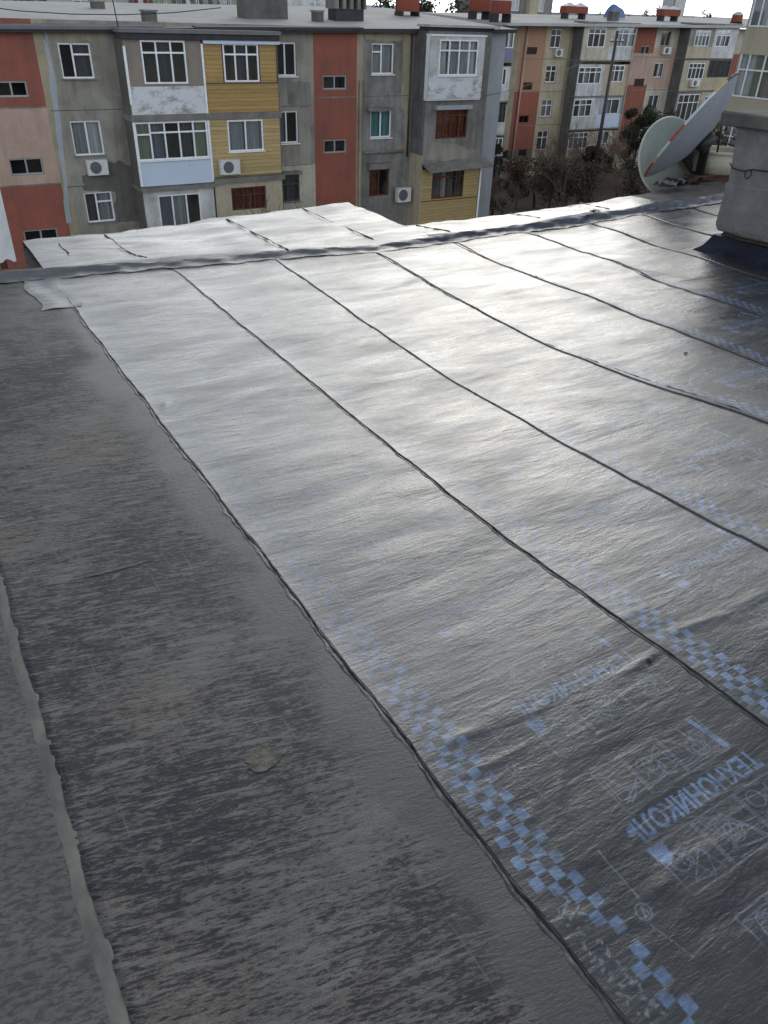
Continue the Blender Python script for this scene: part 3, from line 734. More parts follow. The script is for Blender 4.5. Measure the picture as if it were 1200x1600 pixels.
# rags by the beam
e = empty('rag_heap', (*G(1052, 294, .1), .1), 0, 'crumpled dark and violet grey rag on the gritty eaves under the dish', 'rag')
mb = MB(); r = random.Random(5); X, Y, Z = e.location
n = 12
for a_ in range(n):
    for b_ in range(n):
        mb.v.append((X-.28+.56*a_/(n-1)+r.uniform(-.02, .02), Y-.12+.24*b_/(n-1), Z+.03+.07*abs(math.sin(a_*1.1+b_*.8))*math.sin(PI*a_/(n-1))+r.uniform(0, .02)))
for a_ in range(n-1):
    for b_ in range(n-1): mb.f.append((a_*n+b_, (a_+1)*n+b_, (a_+1)*n+b_+1, a_*n+b_+1)); mb.m.append(1 if (a_ in (2, 3, 6, 7)) else 0); mb.sm.append(True)
mb.build('cloth', [M['dark_metal'], M['c_violet']], e)

# pale corrugated sheet standing at the eaves
e = empty('corrugated_screen', (-.2, 7.0, .08), 0, 'pale corrugated sheet screen standing at the eaves at the photo edge', 'screen')
xe = U(17, 370, 7.0)[0]
xs = np.linspace(xe-1.9, xe, 90); P = np.zeros((4, 90, 3))
for k, (z, dy) in enumerate(((.07, 0), (1.5, 0), (1.5, .012), (.07, .012))):
    P[k, :, 0] = xs; P[k, :, 1] = 7.0+dy+.012*np.sin(xs*60); P[k, :, 2] = z+(.012*np.sin(xs*60) if k in (0, 3) else 0)
o = grid_mesh('sheet', P - np.array(e.location), M['white_panel'], e)
for q in (xe-1.85, xe-.12):
    mb = MB(); mb.box(q, q+.05, 7.03, 7.08, .0, 1.5); mb.build('post', M['rust'], e)
# ================================================================== the ground of the yard
mb = MB(); mb.quad((-1500, -1500, -11), (1500, -1500, -11), (1500, 1500, -11), (-1500, 1500, -11)); o = mb.build('ground', M['ground']); tag(o, kind='structure')
o['label'] = 'bare earth of the yard'; del o['label']

# ------------------------------------------------------------------ building blocks for facades
def Rc(xl, xr, yt, yb, Y):
    ym, xm = (yt+yb)/2, (xl+xr)/2
    return U(xl, ym, Y)[0], U(xr, ym, Y)[0], U(xm, yb, Y)[1], U(xm, yt, Y)[1]
def lay(*cols):
    tot = sum(c[0] for c in cols); x = 0; out = []
    for w, t_ in cols:
        a, b = x/tot, (x+w)/tot; x += w
        if t_ is None: out.append((a, b, 0, 1))
        else: out += [(a, b, 0, t_), (a, b, t_, 1)]
    return out
def window(parent, rect, y, layout, fm='frame', curtain=None, inset=.07, fw=.065, sill=True, open_panes=(), name='window', bars=False, dark=False):
    x0, x1, z0, z1 = rect
    W, H = x1-x0, z1-z0; holes = []
    for a, b, c, d in layout:
        L = fw if a < 1e-6 else fw*.5; R_ = fw if b > 1-1e-6 else fw*.5
        B = fw if c < 1e-6 else fw*.5; T = fw if d > 1-1e-6 else fw*.5
        holes.append((x0+a*W+L, x0+b*W-R_, z0+c*H+B, z0+d*H-T))
    mb = MB(); mb.plate(x0+.002, x1-.002, z0+.002, z1-.002, y+inset, .06, holes); fr = mb.build(name, M[fm], parent)
    mb = MB()
    for k, (a, b, c, d) in enumerate(holes):
        if k in open_panes: continue
        mb.quad((a, y+inset+.03, c), (b, y+inset+.03, c), (b, y+inset+.03, d), (a, y+inset+.03, d))
    mb.build('pane', M['glass'], fr)
    if curtain:
        cs = curtain if isinstance(curtain, (list, tuple)) else [curtain]
        for k, c in enumerate(cs):
            if not c: continue
            a, b = x0+W*k/len(cs)+.01, x0+W*(k+1)/len(cs)-.01
            n = max(8, int((b-a)/.04)); xs = np.linspace(a, b, n); P = np.zeros((2, n, 3))
            for q, z in enumerate((z0+.03, z1-.03)):
                P[q, :, 0] = xs; P[q, :, 1] = y+inset+.20+.025*np.sin(xs*38+k); P[q, :, 2] = z
            inv = world_of(fr).inverted()
            L_ = Vector(inv.translation); rot = inv.to_3x3()
            PP = np.array([[tuple(inv @ Vector(p)) for p in row] for row in P]) if parent is not None else P
            grid_mesh('curtain', PP, M['c_'+c], fr)
    if sill:
        mb = MB(); mb.box(x0-.05, x1+.05, y-.09, y-.003, z0-.05, z0-.005); mb.build('sill', M['frame' if sill == 'w' else 'lintel'], fr)
    if bars:
        mb = MB()
        for k in range(1, 14):
            x = x0+W*k/14; mb.box(x-.012, x+.012, y-.05, y-.03, z0, z1)
        mb.box(x0, x1, y-.055, y-.051, z0+H*.3, z0+H*.33); mb.build('bars', M['dark_metal'], fr)
    return fr
def air_con(px, Y, label, parent=None):
    x0, x1, z0, z1 = px
    x, z = (x0+x1)/2, z0
    e = empty('air_conditioner', (x, Y-.2, z), 0, label, 'air conditioner', 'air conditioner units hung on the facades')
    w, h = (x1-x0), (z1-z0)
    mb = MB(); mb.plate(x0, x1, z0, z1, Y-.34, .30, back=True); 
    mb.build('casing', M['ac'], e)
    mb = MB(); cx, cz, R = x0+w*.40, z0+h*.5, h*.40
    for k in range(20):
        a, b = 2*PI*k/20, 2*PI*(k+1)/20
        mb.poly([(cx, Y-.352, cz), (cx+R*math.cos(a), Y-.345, cz+R*math.sin(a)), (cx+R*math.cos(b), Y-.345, cz+R*math.sin(b))])
    mb.build('fan_grille', M['grille'], e)
    mb = MB(); mb.box(x0+.08, x0+.12, Y-.34, Y-.003, z0-.05, z0-.004); mb.box(x1-.12, x1-.08, Y-.34, Y-.003, z0-.05, z0-.004); mb.build('bracket', M['dark_metal'], e)
    return e
def bands(Y, x0, x1, zs, y_out=.05, h=.06):
    mb = MB()
    for z in zs: mb.box(x0, x1, Y-y_out, Y-.003, z-h/2, z+h/2)
    return mb

# ================================================================== the nearer apartment block
YW = 37.4
def ratio(px, py): d = ray(px, py); return d.x/d.y
YP = 36.2
B1 = empty('apartment_block', (17, 40, -11), 0, 'grey rendered apartment block with red stair bays and a yellow boarded balcony facing our roof', 'apartment block', 'apartment blocks round the yard')
holes = []; wins = []
def wadd(px, layout, **kw): r = Rc(*px, YW); holes.append(r); wins.append((r, YW, layout, kw)); return r
two = lay((.42, None), (.58, .68)); half = lay((1, None), (1, None))
wadd((94, 144.5, 67, 123), two, curtain=[None, 'dark'])
wadd((113, 160.5, 188.5, 243), half, curtain=['grey', 'white'])
wadd((134, 178, 300, 347), two, curtain=['dark', 'grey'])
wadd((-8, 43.5, 126.5, 152), half, fm='pipe', open_panes=(1,), sill=False)
wadd((15, 68, 247, 273.5), half, fm='pipe', open_panes=(0,), sill=False)
wadd((38, 92, 358, 384), half, fm='pipe', sill=False)
wadd((428, 463, 66, 119), half, curtain=[None, None], sill='w')
wadd((430, 466, 173.5, 224), half, curtain=['violet', None], sill='w')
wadd((431, 468, 272, 315), lay((1, .62), (1, .62)), curtain='dark', fm='dark_frame')
wadd((504.5, 542, 117.5, 140), half, fm='pipe', sill=False)
wadd((506, 541.5, 218, 239), half, fm='pipe', sill=False)
wadd((581, 615.5, 67.5, 116), lay((.45, .72), (.55, None)), curtain=['grey', 'grey'], sill='w')
wadd((579, 611.5, 172, 215), half, curtain=['teal', 'teal'], sill='w')
wadd((577, 608, 264, 306), half, fm='brown_frame', curtain=['rust', None], sill=False)
xL, xR = U(-260, 150, YW)[0], U(779, 180, YW)[0]
ZB = -11.0
def xw(px, py): return U(px, py, YW)[0]
xa, xb, xc = xw(61, 105), xw(491, 180), xw(557, 180)
zt = 1.5
def zw(px, py): return U(px, py, YW)[1]
regs = [(xL, xa, zw(40, 168), 2, 1), (xL, xa, zw(50, 289), zw(40, 168), 2), (xL, xa, ZB, zw(50, 289), 1),
        (xa, xa+.42, ZB, 2, 3), (xw(433, 120), xb, ZB, zw(460, 257), 5), (xb, xc, ZB, 2, 1), (xc, xc+.34, ZB, 2, 3),
        (xc+.34, xw(640, 200), ZB, 2, 6), (xw(640, 200)-.6, xw(640, 200), ZB, 2, 3), (xc+.34, xw(640, 200), ZB, zw(600, 240), 6), (xw(700, 200), xR, ZB, 2, 7)]
narrow = [(757, 765, 64, 112), (748.5, 755, 160, 204), (741, 746, 258, 290)]
for q in narrow: wadd((q[0]-6, q[1], q[2], q[3]), half, curtain='dark', sill=False)
zroof = [(-260, 45), (790, 47)]
mb = MB(); mb.plate(xL, xR, ZB, 1.30, YW, .28, holes, regs)
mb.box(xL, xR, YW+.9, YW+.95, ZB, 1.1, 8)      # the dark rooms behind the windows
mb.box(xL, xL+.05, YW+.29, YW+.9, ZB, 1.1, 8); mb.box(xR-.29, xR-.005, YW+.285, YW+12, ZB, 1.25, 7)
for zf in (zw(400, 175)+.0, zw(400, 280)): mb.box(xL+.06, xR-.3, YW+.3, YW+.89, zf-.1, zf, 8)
mb.box(xL, xR-.3, YW+.96, YW+12, ZB, .9, 0)
mb.build('wall', [M['render'], M['red'], M['pink'], M['ochre'], M['render3'], M['cream'], M['render2'], M['greyblue'], M['room']], B1)
for r, Y, L, kw in wins: window(B1, r, Y, L, **kw)
# damp stains and patched render, each an irregular skim 4 mm proud of the wall
def patch(pxs, Y, mat, name='render_patch', seed=0, off=.004):
    r = random.Random(seed); P = []
    n = len(pxs)
    for k in range(n):
        a, b = pxs[k], pxs[(k+1) % n]
        for q in range(5):
            t_ = q/5; x, z = U(a[0]+(b[0]-a[0])*t_, a[1]+(b[1]-a[1])*t_, Y); j_ = .07 if q else .0
            P.append((x+r.uniform(-j_, j_), Y-off, z+r.uniform(-j_, j_)))
    xs = [p[0] for p in P]
    mb = MB(); mb.poly(P[::-1]); return mb.build(name, M[mat], B1)
patch([(128, 275), (150, 262), (185, 250), (212, 262), (219, 345), (180, 348), (180, 300), (132, 298)], YW, 'render3', 'damp_stain', 1)
patch([(66, 48), (73, 48), (95, 190), (112, 350), (104, 350), (86, 190)], YW, 'greyblue', 'render_patch', 2, .006)
patch([(447, 125), (484, 128), (486, 165), (470, 172), (450, 160)], YW, 'render2', 'damp_stain', 3)
patch([(570, 52), (640, 52), (637, 62), (600, 66), (572, 62)], YW, 'ochre', 'render_patch', 4)
patch([(572, 120), (600, 122), (612, 140), (598, 160), (574, 165)], YW, 'render2', 'damp_stain', 5)
patch([(614, 175), (632, 170), (631, 225), (618, 228)], YW, 'render2', 'damp_stain', 6)
patch([(60, 46), (160, 47), (162, 62), (120, 66), (66, 60)], YW, 'ochre', 'render_patch', 7)
patch([(575, 310), (615, 308), (617, 336), (578, 338)], YW, 'lintel', 'render_patch', 8)
patch([(668, 222), (715, 226), (745, 236), (742, 250), (665, 250)], YP, 'render', 'render_patch', 9)
for (xa_, xb_), zz in ((((80, 200)), zw(130, 172)), ((84, 205), zw(140, 290)), ((440, 488), zw(462, 166)), ((440, 488), zw(462, 258)), ((566, 636), zw(600, 150))):
    mb = MB(); mb.box(xw(xa_, 180), xw(xb_, 180), YW-.010, YW-.003, zz-.018, zz+.018); mb.build('panel_joint', M['render3'], B1)
# joints between the panels of the red bays, drain pipes
for a, b, z in ((xL, xa, zw(40, 168)), (xL, xa, zw(50, 289)), (xb, xc, zw(525, 152))):
    mb = MB(); mb.box(a, b-.03, YW-.012, YW-.003, z-.03, z+.03); mb.build('panel_joint', M['lintel'], B1)
mb = MB(); x = xc+.17; mb.tube([(x, YW-.10, zw(562, 125)), (x, YW-.10, ZB)], .07, 8); mb.build('drain_pipe', M['ochre'], B1)
p, q = U(569, 239, YW-.15), U(630, 236, YW-.15)
mb = MB(); mb.tube([(p[0], YW-.15, p[1]), (q[0], YW-.15, q[1])], .07, 8); mb.build('drain_pipe', M['lintel'], B1)
# small concrete hoods
for px in ((575, 612, 168, 173), (576, 611, 255, 264), (436, 470, 268, 272.5)):
    r = Rc(*px, YW-.2); mb = MB(); mb.box(r[0], r[1], YW-.32, YW-.003, r[2], r[3]); mb.build('hood', M['lintel'], B1)
# roof: slopes up to the back; a felt-covered eaves slab at the front
def zr1(x): return .98+.0155*(x-6)
xr0, xr1 = xL-.2, xR+.35
def roofquad(xs, y0, y1, lift0, lift1, th, mats, name, parent, m0=0, m1=1):
    mb = MB()
    for a, b in zip(xs, xs[1:]):
        za, zb = zr1(a), zr1(b)
        mb.quad((a, y0, za+lift0), (b, y0, zb+lift0), (b, y1, zb+lift1), (a, y1, za+lift1), m0)
        mb.quad((a, y0, za+lift0-th), (b, y0, zb+lift0-th), (b, y0, zb+lift0), (a, y0, za+lift0), m1)
        mb.quad((b, y0, zb+lift0-th), (a, y0, za+lift0-th), (a, y1, za+lift1-th), (b, y1, zb+lift1-th), m1)
    for x, f in ((xs[0], 1), (xs[-1], -1)):
        z = zr1(x); q = [(x, y0, z+lift0-th), (x, y0, z+lift0), (x, y1, z+lift1), (x, y1, z+lift1-th)]; mb.quad(*q[::f], m1)
    return mb.build(name, mats, parent)
roofquad(list(np.linspace(xr0, xr1, 14)), YW-.42, YW+13, .05, .86, .17, [M['roof_light'], M['fascia']], 'roof', B1)
roofquad([xr0, xw(190, 45), xw(250, 45)], YW-.50, YW-.1, .10, .16, .12, [M['roof_grey'], M['roof_grey']], 'eaves_roll', B1)
roofquad([xw(300, 45), xw(420, 45), xw(560, 45)], YW-.50, YW-.05, .09, .13, .12, [M['roof_grey'], M['fascia']], 'eaves_roll', B1)
# ---- first stack of glazed balconies
def prot_x(px, py): return U(px, py, YP)[0]
P1a, P1m, P1b = prot_x(207, 180), prot_x(325, 180), prot_x(436, 175)
def side_panel(x, y0, y1, z0, z1, mat, name, parent, th=.05):
    mb = MB(); mb.box(x, x+th, y0, y1, z0, z1); return mb.build(name, mat, parent)
def front(name, rect, y, hs, mat, parent, regions=(), mats=None, th=.07):
    mb = MB(); mb.plate(rect[0], rect[1], rect[2], rect[3], y, th, hs, regions, back=False); return mb.build(name, mats or mat, parent)
def zp(px, py): return U(px, py, YP)[1]
zs = dict(top=zp(300, 62), s4=zp(320, 177), s4b=zp(320, 187), s3=zp(330, 284), s3b=zp(330, 291))
side_panel(P1a-.05, YP+.02, YW-.003, ZB, zs['top'], M['render3'], 'balcony_side', B1)
side_panel(P1b+.004, YP+.02, YW-.003, ZB, zs['top'], M['render3'], 'balcony_side', B1)
mb = MB(); mb.box(P1a-.10, P1b+.08, YP-.10, YW-.004, zs['s4b'], zs['s4']); mb.box(P1a-.12, P1m-.02, YP-.22, YW-.004, zs['s3b']-.02, zs['s3']-.05); mb.box(P1m, P1b+.12, YP-.16, YW-.004, zs['s3b']+.10, zs['s3']+.12)
mb.build('balcony_slab', M['lintel'], B1)
mb = MB(); a, b = P1a-.15, P1b+.12; z = zs['top']
mb.box(a, b, YP-.30, YW-.43, z+.22, z+.36, 0); mb.box(a+.05, b-.05, YP-.20, YW-.43, z+.0, z+.215, 1); mb.build('balcony_roof', [M['roof_grey'], M['fascia']], B1)
mb = MB(); mb.box(P1m+.02, P1b+.1, YP-.14, YP-.005, z-.13, z-.003); mb.build('trim', M['blue_panel'], B1)
Lf = (P1a, P1m-.04); Rg = (P1m+.04, P1b)
# upper left: taupe boards, flaking parapet
w = Rc(222, 291, 63, 131, YP); zpar = zp(265, 135)
front('balcony_front', (Lf[0], Lf[1], zs['s4']+.003, zs['top']), YP, [w], None, B1, [(Lf[0], Lf[1], zs['s4'], zpar, 1)], [M['taupe'], M['white_flake']])
window(B1, w, YP, lay((1, .72), (1, .72), (1, .72)), curtain=[None, 'dark', None], inset=-.02, sill=False)
mb = MB(); mb.box(P1m-.075, P1m+.01, YP-.06, YP-.004, zs['s4'], zs['top']-.14); mb.build('trim', M['frame'], B1)
mb = MB(); mb.box(P1a-.04, P1a+.06, YP-.05, YP-.004, zs['s4']+.4, zs['top']-.25); mb.build('trim', M['frame'], B1)
# middle left: wide glazing over a pale blue sheet
w = Rc(212.5, 325, 189.5, 249, YP)
front('balcony_front', (Lf[0], Lf[1], zs['s3']-.02, zs['s4b']-.003), YP, [w], None, B1, [], [M['blue_panel']])
window(B1, w, YP, lay((.2, .68), (.2, .72), (.2, .72), (.2, .72), (.2, .72)), curtain=['green', 'violet', None, 'dark', 'green'], inset=-.02, sill='w')
mb = MB(); mb.box(P1m-.07, P1m+.02, YP-.05, YP-.004, zs['s3'], zs['s4b']-.01); mb.build('trim', M['frame'], B1)
mb = MB(); mb.box(P1a-.06, P1a+.05, YP-.05, YP-.004, zs['s3'], zs['s4b']-.01); mb.build('trim', M['frame'], B1)
# lower left: white panels with bare curtained panes
w = Rc(249, 315, 303, 356, YP)
front('balcony_front', (Lf[0], Lf[1], ZB, zs['s3b']-.03), YP, [w], None, B1, [], [M['white_panel']])
window(B1, w, YP, lay((1, None), (1, None), (1, None)), curtain=['violet', 'grey', None], inset=.02, sill=False)
# upper right: yellow planks
w = Rc(349, 404, 68, 128, YP)
front('balcony_front', (Rg[0], Rg[1], zs['s4']+.003, zs['top']-.005), YP, [w], None, B1, [], [M['yellow']])
window(B1, w, YP, lay((1, .72), (1, .72), (1, .72)), curtain=[None, 'dark', None], inset=-.02, sill=False)
mb = MB(); zq = zp(380, 129.5); mb.box(Rg[0], Rg[1], YP-.03, YP-.003, zq-.03, zq+.015)
for x in (w[0]-.05, w[1]+.02, Rg[1]-.04): mb.box(x, x+.03, YP-.025, YP-.003, zq+.02, zs['top']-.02)
mb.build('trim', M['dark_frame'], B1)
w = Rc(356, 411, 187, 236, YP)
front('balcony_front', (Rg[0], Rg[1], zs['s3']+.13, zs['s4b']-.003), YP, [w], None, B1, [], [M['yellow2']])
window(B1, w, YP, half, curtain=['grey', 'grey'], inset=-.02, sill='w')
mb = MB(); mb.box(Rg[0]-.05, Rg[1]+.05, YP-.03, YP-.003, zs['s3']+.16, zs['s3']+.19); mb.build('trim', M['dark_frame'], B1)
w = Rc(362, 416, 292, 327, YP)
front('balcony_front', (Rg[0], Rg[1], ZB, zs['s3b']+.095), YP, [w], None, B1, [], [M['beige']])
window(B1, w, YP, lay((1, .65), (1, .65), (1, .65)), fm='rust', curtain=['rust', 'rust', 'rust'], inset=.02, sill=False)
# ---- second stack
P2a, P2b = prot_x(664, 190), prot_x(756, 190)
z2 = dict(top=zp(715, 52), s4=zp(715, 155), lint=zp(715, 165), s3=zp(712, 252), s3b=zp(712, 262))
side_panel(P2a-.05, YP+.02, YW-.003, zp(664, 243), z2['top']+.1, M['dark_side'], 'balcony_side', B1)
side_panel(P2a-.05, YP+.02, YW-.003, ZB, zp(664, 243)-.004, M['beige'], 'balcony_side', B1)
side_panel(P2b+.004, YP+.02, YW-.003, ZB, z2['top']+.1, M['render3'], 'balcony_side', B1)
mb = MB(); z = z2['top']
for q in range(7): mb.box(P2a-.11, P2a-.055, YP+.10+.15*q, YP+.16+.15*q, z2['s3']+1.2, z+.05)
mb.build('cladding_rib', M['dark_side'], B1)
mb = MB(); mb.box(P2a-.25, P2b+.25, YP-.35, YW-.43, z+.24, z+.34, 0); mb.box(P2a-.1, P2b+.12, YP-.05, YW-.43, z+.08, z+.235, 1); mb.build('balcony_roof', [M['roof_light'], M['fascia']], B1)
yb_ = YP-.38
Wb = Rc(671, 755, 57, 154, yb_); wv = Rc(686, 746, 62, 118, yb_)
front('balcony_front', Wb, yb_, [wv], None, B1, [(Wb[0], Wb[1], Wb[2], wv[2]-.02, 1)], [M['white_panel'], M['white_flake']])
window(B1, wv, yb_, lay((1, .7), (1, .7), (1, .7), (.9, .7)), curtain=['white', 'grey', 'grey', 'white'], inset=-.02, sill='w')
mb = MB(); mb.box(Wb[0], Wb[0]+.05, yb_+.075, YP-.003, Wb[2], Wb[3]); mb.box(Wb[1]-.05, Wb[1], yb_+.075, YP-.003, Wb[2], Wb[3]); mb.box(Wb[0], Wb[1], yb_+.075, YP-.003, Wb[2]-.08, Wb[2]-.004); mb.box(Wb[0]-.02, Wb[1]+.05, yb_-.06, YP-.003, Wb[3]+.003, Wb[3]+.08)
mb.build('balcony_box', M['frame'], B1)
w = Rc(681, 730, 171, 216, YP)
front('balcony_front', (P2a, P2b, z2['s3']+.003, z2['top']+.1), YP, [w], None, B1, [], [M['render2']])
window(B1, w, YP, lay((1, .8), (1, .8), (1, .8), (1, .8)), fm='brown_frame', curtain=['rust', 'rust', 'rust', 'rust'], inset=.03, sill=False)
r = Rc(682, 737, 164, 171, YP-.2); mb = MB(); mb.box(r[0], r[1], YP-.30, YP-.003, r[2], r[3]); mb.build('hood', M['greyblue'], B1)
w = Rc(675, 724, 265, 309, YP); zy = zp(705, 311)
front('balcony_front', (P2a, P2b, ZB, z2['s3b']), YP, [w], None, B1, [(P2a, P2b, ZB, zy, 1)], [M['yellow2'], M['yellow2']])
window(B1, w, YP, lay((1, .75), (1, .75), (1, .75), (1, .75)), fm='brown_frame', curtain=['dark', 'grey', 'dark', 'dark'], inset=-.01, sill=False)
mb = MB(); mb.box(P2a, P2b, YP-.03, YP-.003, zy-.02, zy+.02); mb.build('trim', M['brown_frame'], B1)
mb = MB(); a, b, c = z2['s3b'], z2['s3'], YP-.75
mb.quad((P2a-.05, c, a), (P2b+.35, c, a+.1), (P2b+.35, YP-.004, b+.12), (P2a-.05, YP-.004, b)); mb.quad((P2b+.35, c, a+.04), (P2a-.05, c, a-.06), (P2a-.05, YP-.004, b-.06), (P2b+.35, YP-.004, b+.06)); mb.quad((P2a-.05, c, a-.06), (P2b+.35, c, a+.04), (P2b+.35, c, a+.1), (P2a-.05, c, a))
mb.build('canopy', M['lintel'], B1)
mb = MB(); x = P2b+.06; mb.tube([(x, YP-.06, z2['s3']), (x, YP-.06, ZB)], .05, 7); mb.build('drain_pipe', M['frame'], B1)
mb = MB(); x = P2a-.13; mb.tube([(x-.15, YW-.1, z2['top']-.1), (x-.15, YW-.1, z2['s3']+.2)], .05, 7); mb.build('drain_pipe', M['dark_frame'], B1)
# chimneys of the near block
for px, yt_, yb2, Y, sc, holes_ in ((417, -22, 29, YW+4, 1.0, 0), (548, -14, 27, YW+3.2, .9, 1)):
    x, z = U(px, yb2, Y); _, zt_ = U(px, yt_, Y); w_ = (29 if not holes_ else 24)*Y/1050
    hs = [(x-w_+.25+k*.42, x-w_+.50+k*.42, zt_-.75, zt_-.3) for k in range(4)] if holes_ else []
    mb = MB(); mb.plate(x-w_, x+w_, z+.35 if holes_ else z-.4, zt_, Y, 1.0, hs, back=True); mb.poly([(x-w_, Y, zt_), (x+w_, Y, zt_), (x+w_, Y+1, zt_), (x-w_, Y+1, zt_)])
    if holes_:
        mb.box(x-w_+.05, x+w_-.05, Y+.5, Y+.55, z+.4, zt_-.05, 1); mb.box(x-w_+.12, x+w_-.12, Y+.08, Y+.95, z-.6, z+.345, 1)
    mb.build('chimney', [M['slab'] if not holes_ else M['lintel'], M['fascia']], B1)
air_con(Rc(134, 166, 248, 272, YW), YW, 'white air conditioner under the curtained window beside the faded pink bay')
air_con(Rc(341, 371, 248, 271, YP), YP, 'white air conditioner on the pale yellow boarded balcony')
air_con(Rc(617, 637, 292, 314, YW-.3), YW-.3, 'grey air conditioner low on the wall beside the barred brown window', None)

# mast and wires on the near block
e = empty('antenna_mast', (0, 0, 0), 0, 'thin dark antenna mast on the eaves of the near block', 'mast')
x, z = U(189, 60, YW-.6); e.location = (x, YW-.6, z)
x2, z2_ = U(168, -40, YW-.6)
mb = MB(); mb.tube([(x, YW-.6, z-.3), (x2, YW-.6, z2_)], .022, 6); mb.tube([(x2-.5, YW-.6, z2_-.1), (x2+.5, YW-.6, z2_-.1)], .012, 5); mb.build('mast', M['dark_metal'], e)
e = empty('roof_cable', (0, 0, 0), 0, 'dark cable drooping along the roof of the near block', 'cable')
mb = MB(); pts = []
for px, py in ((-40, 8), (30, 17), (110, 22), (190, 23), (270, 20), (345, 12)):
    x, z = U(px, py, YW+.8); pts.append((x, YW+.8, z))
mb.tube(pts, .018, 5); o = mb.build('cable', M['dark_metal'], e)

# ================================================================== the block across the yard
Y2, Y2P = 61.5, 60.2
B2 = empty('apartment_block', (65, 66, -11), 0, 'longer tan and red apartment block across the yard behind bare trees', 'apartment block', 'apartment blocks round the yard')
def C3(xl, xr, yt, yb): return (750+xl*.375, 750+xr*.375, yt*.375, yb*.375)
def x2w(cx, cy): return U(750+cx*.375, cy*.375, Y2)[0]
def x2p(cx, cy): return U(750+cx*.375, cy*.375, Y2P)[0]
def z2w(cx, cy): return U(750+cx*.375, cy*.375, Y2)[1]
def z2p(cx, cy): return U(750+cx*.375, cy*.375, Y2P)[1]
holes = []; wins = []
def w2(c, L, **kw): r = Rc(*C3(*c), Y2); holes.append(r); wins.append((r, L, kw)); return r
sm2 = half; tall = lay((1, .66), (1, .66))
w2((195, 238, 196, 227), sm2, fm='brown_frame', sill=False); w2((179, 218, 343, 375), sm2, fm='brown_frame', sill=False); w2((163, 203, 481, 512), sm2, fm='brown_frame', sill=False); w2((160, 196, 622, 652), sm2, fm='brown_frame', sill=False)
w2((296, 339, 121, 200), tall, curtain='dark'); w2((275, 318, 272, 343), tall, curtain=['dark', None]); w2((256, 299, 415, 486), tall, curtain='grey'); w2((238, 282, 545, 625), tall, curtain='dark')
w2((671, 708, 191, 226), sm2, fm='pipe', sill=False); w2((642, 683, 328, 361), sm2, fm='brown_frame', sill=False); w2((614, 650, 456, 487), sm2, fm='brown_frame', sill=False)
w2((756, 795, 128, 192), half, curtain=[None, 'dark'], fm='beige'); w2((726, 765, 262, 323), half, curtain=[None, 'grey']); w2((701, 743, 395, 455), half, curtain='dark'); w2((672, 715, 530, 590), half, curtain='dark')
x0, x1 = x2w(60, 300), x2w(1500, 300)
cols = [(x2w(158, 250), x2w(255, 330), [(90, 395, 2), (395, 620, 1), (620, 660, 5), (660, 900, 2)]), (x2w(255, 330), x2w(350, 330), [(90, 900, 3)]),
        (x2w(620, 330), x2w(700, 330), [(90, 240, 1), (240, 375, 4), (375, 620, 1)]), (x2w(700, 330), x2w(800, 330), [(90, 215, 6), (215, 390, 4), (390, 700, 6)]), (x2w(1030, 260), x2w(1100, 260), [(90, 240, 6), (240, 420, 1)])]
regs = []
for a, b, rows in cols:
    for yt_, yb2, mi in rows: regs.append((a, b, max(ZB, z2w(500, yb2)), z2w(500, yt_)+.4, mi))
# lower storeys of the columns keep their own colour
mb = MB(); mb.plate(x0, x1, ZB, 1.7, Y2, .25, holes, regs)
mb.box(x0, x1, Y2+.9, Y2+.95, ZB, 1.5, 7); mb.box(x0, x1, Y2+.96, Y2+12, ZB, 1.2, 0); mb.box(x0, x0+.05, Y2+.26, Y2+.89, ZB, 1.5, 0)
mb.build('wall', [M['ochre'], M['red_dull'], M['orange'], M['beige'], M['pink'], M['render3'], M['cream'], M['room']], B2)
for r, L, kw in wins: window(B2, r, Y2, L, **kw)
for q in (242, 378, 516, 655):
    a, b = U(750+170*.375, q*.375, Y2)[0], U(750+370*.375, q*.375, Y2)[0]; z = z2w(270, q+4); mb = MB(); mb.box(a, b, Y2-.02, Y2-.003, z-.03, z+.03); mb.build('panel_joint', M['lintel'], B2)
    a, b = U(750+620*.375, q*.375, Y2)[0], U(750+800*.375, q*.375, Y2)[0]; z = z2w(700, q-4); mb = MB(); mb.box(a, b, Y2-.02, Y2-.003, z-.03, z+.03); mb.build('panel_joint', M['lintel'], B2)
p, q = U(750+203*.375, 95*.375, Y2-.12), U(750+135*.375, 640*.375, Y2-.12)
mb = MB(); mb.tube([(p[0], Y2-.12, p[1]), (q[0], Y2-.12, ZB)], .09, 7); mb.build('drain_pipe', M['pink'], B2)
for c in ((655, 110), ):
    p = U(750+c[0]*.375, c[1]*.375, Y2P-.1); mb = MB(); mb.tube([(p[0], Y2P-.1, p[1]), (p[0], Y2P-.1, ZB)], .06, 7); mb.build('drain_pipe', M['pink'], B2)
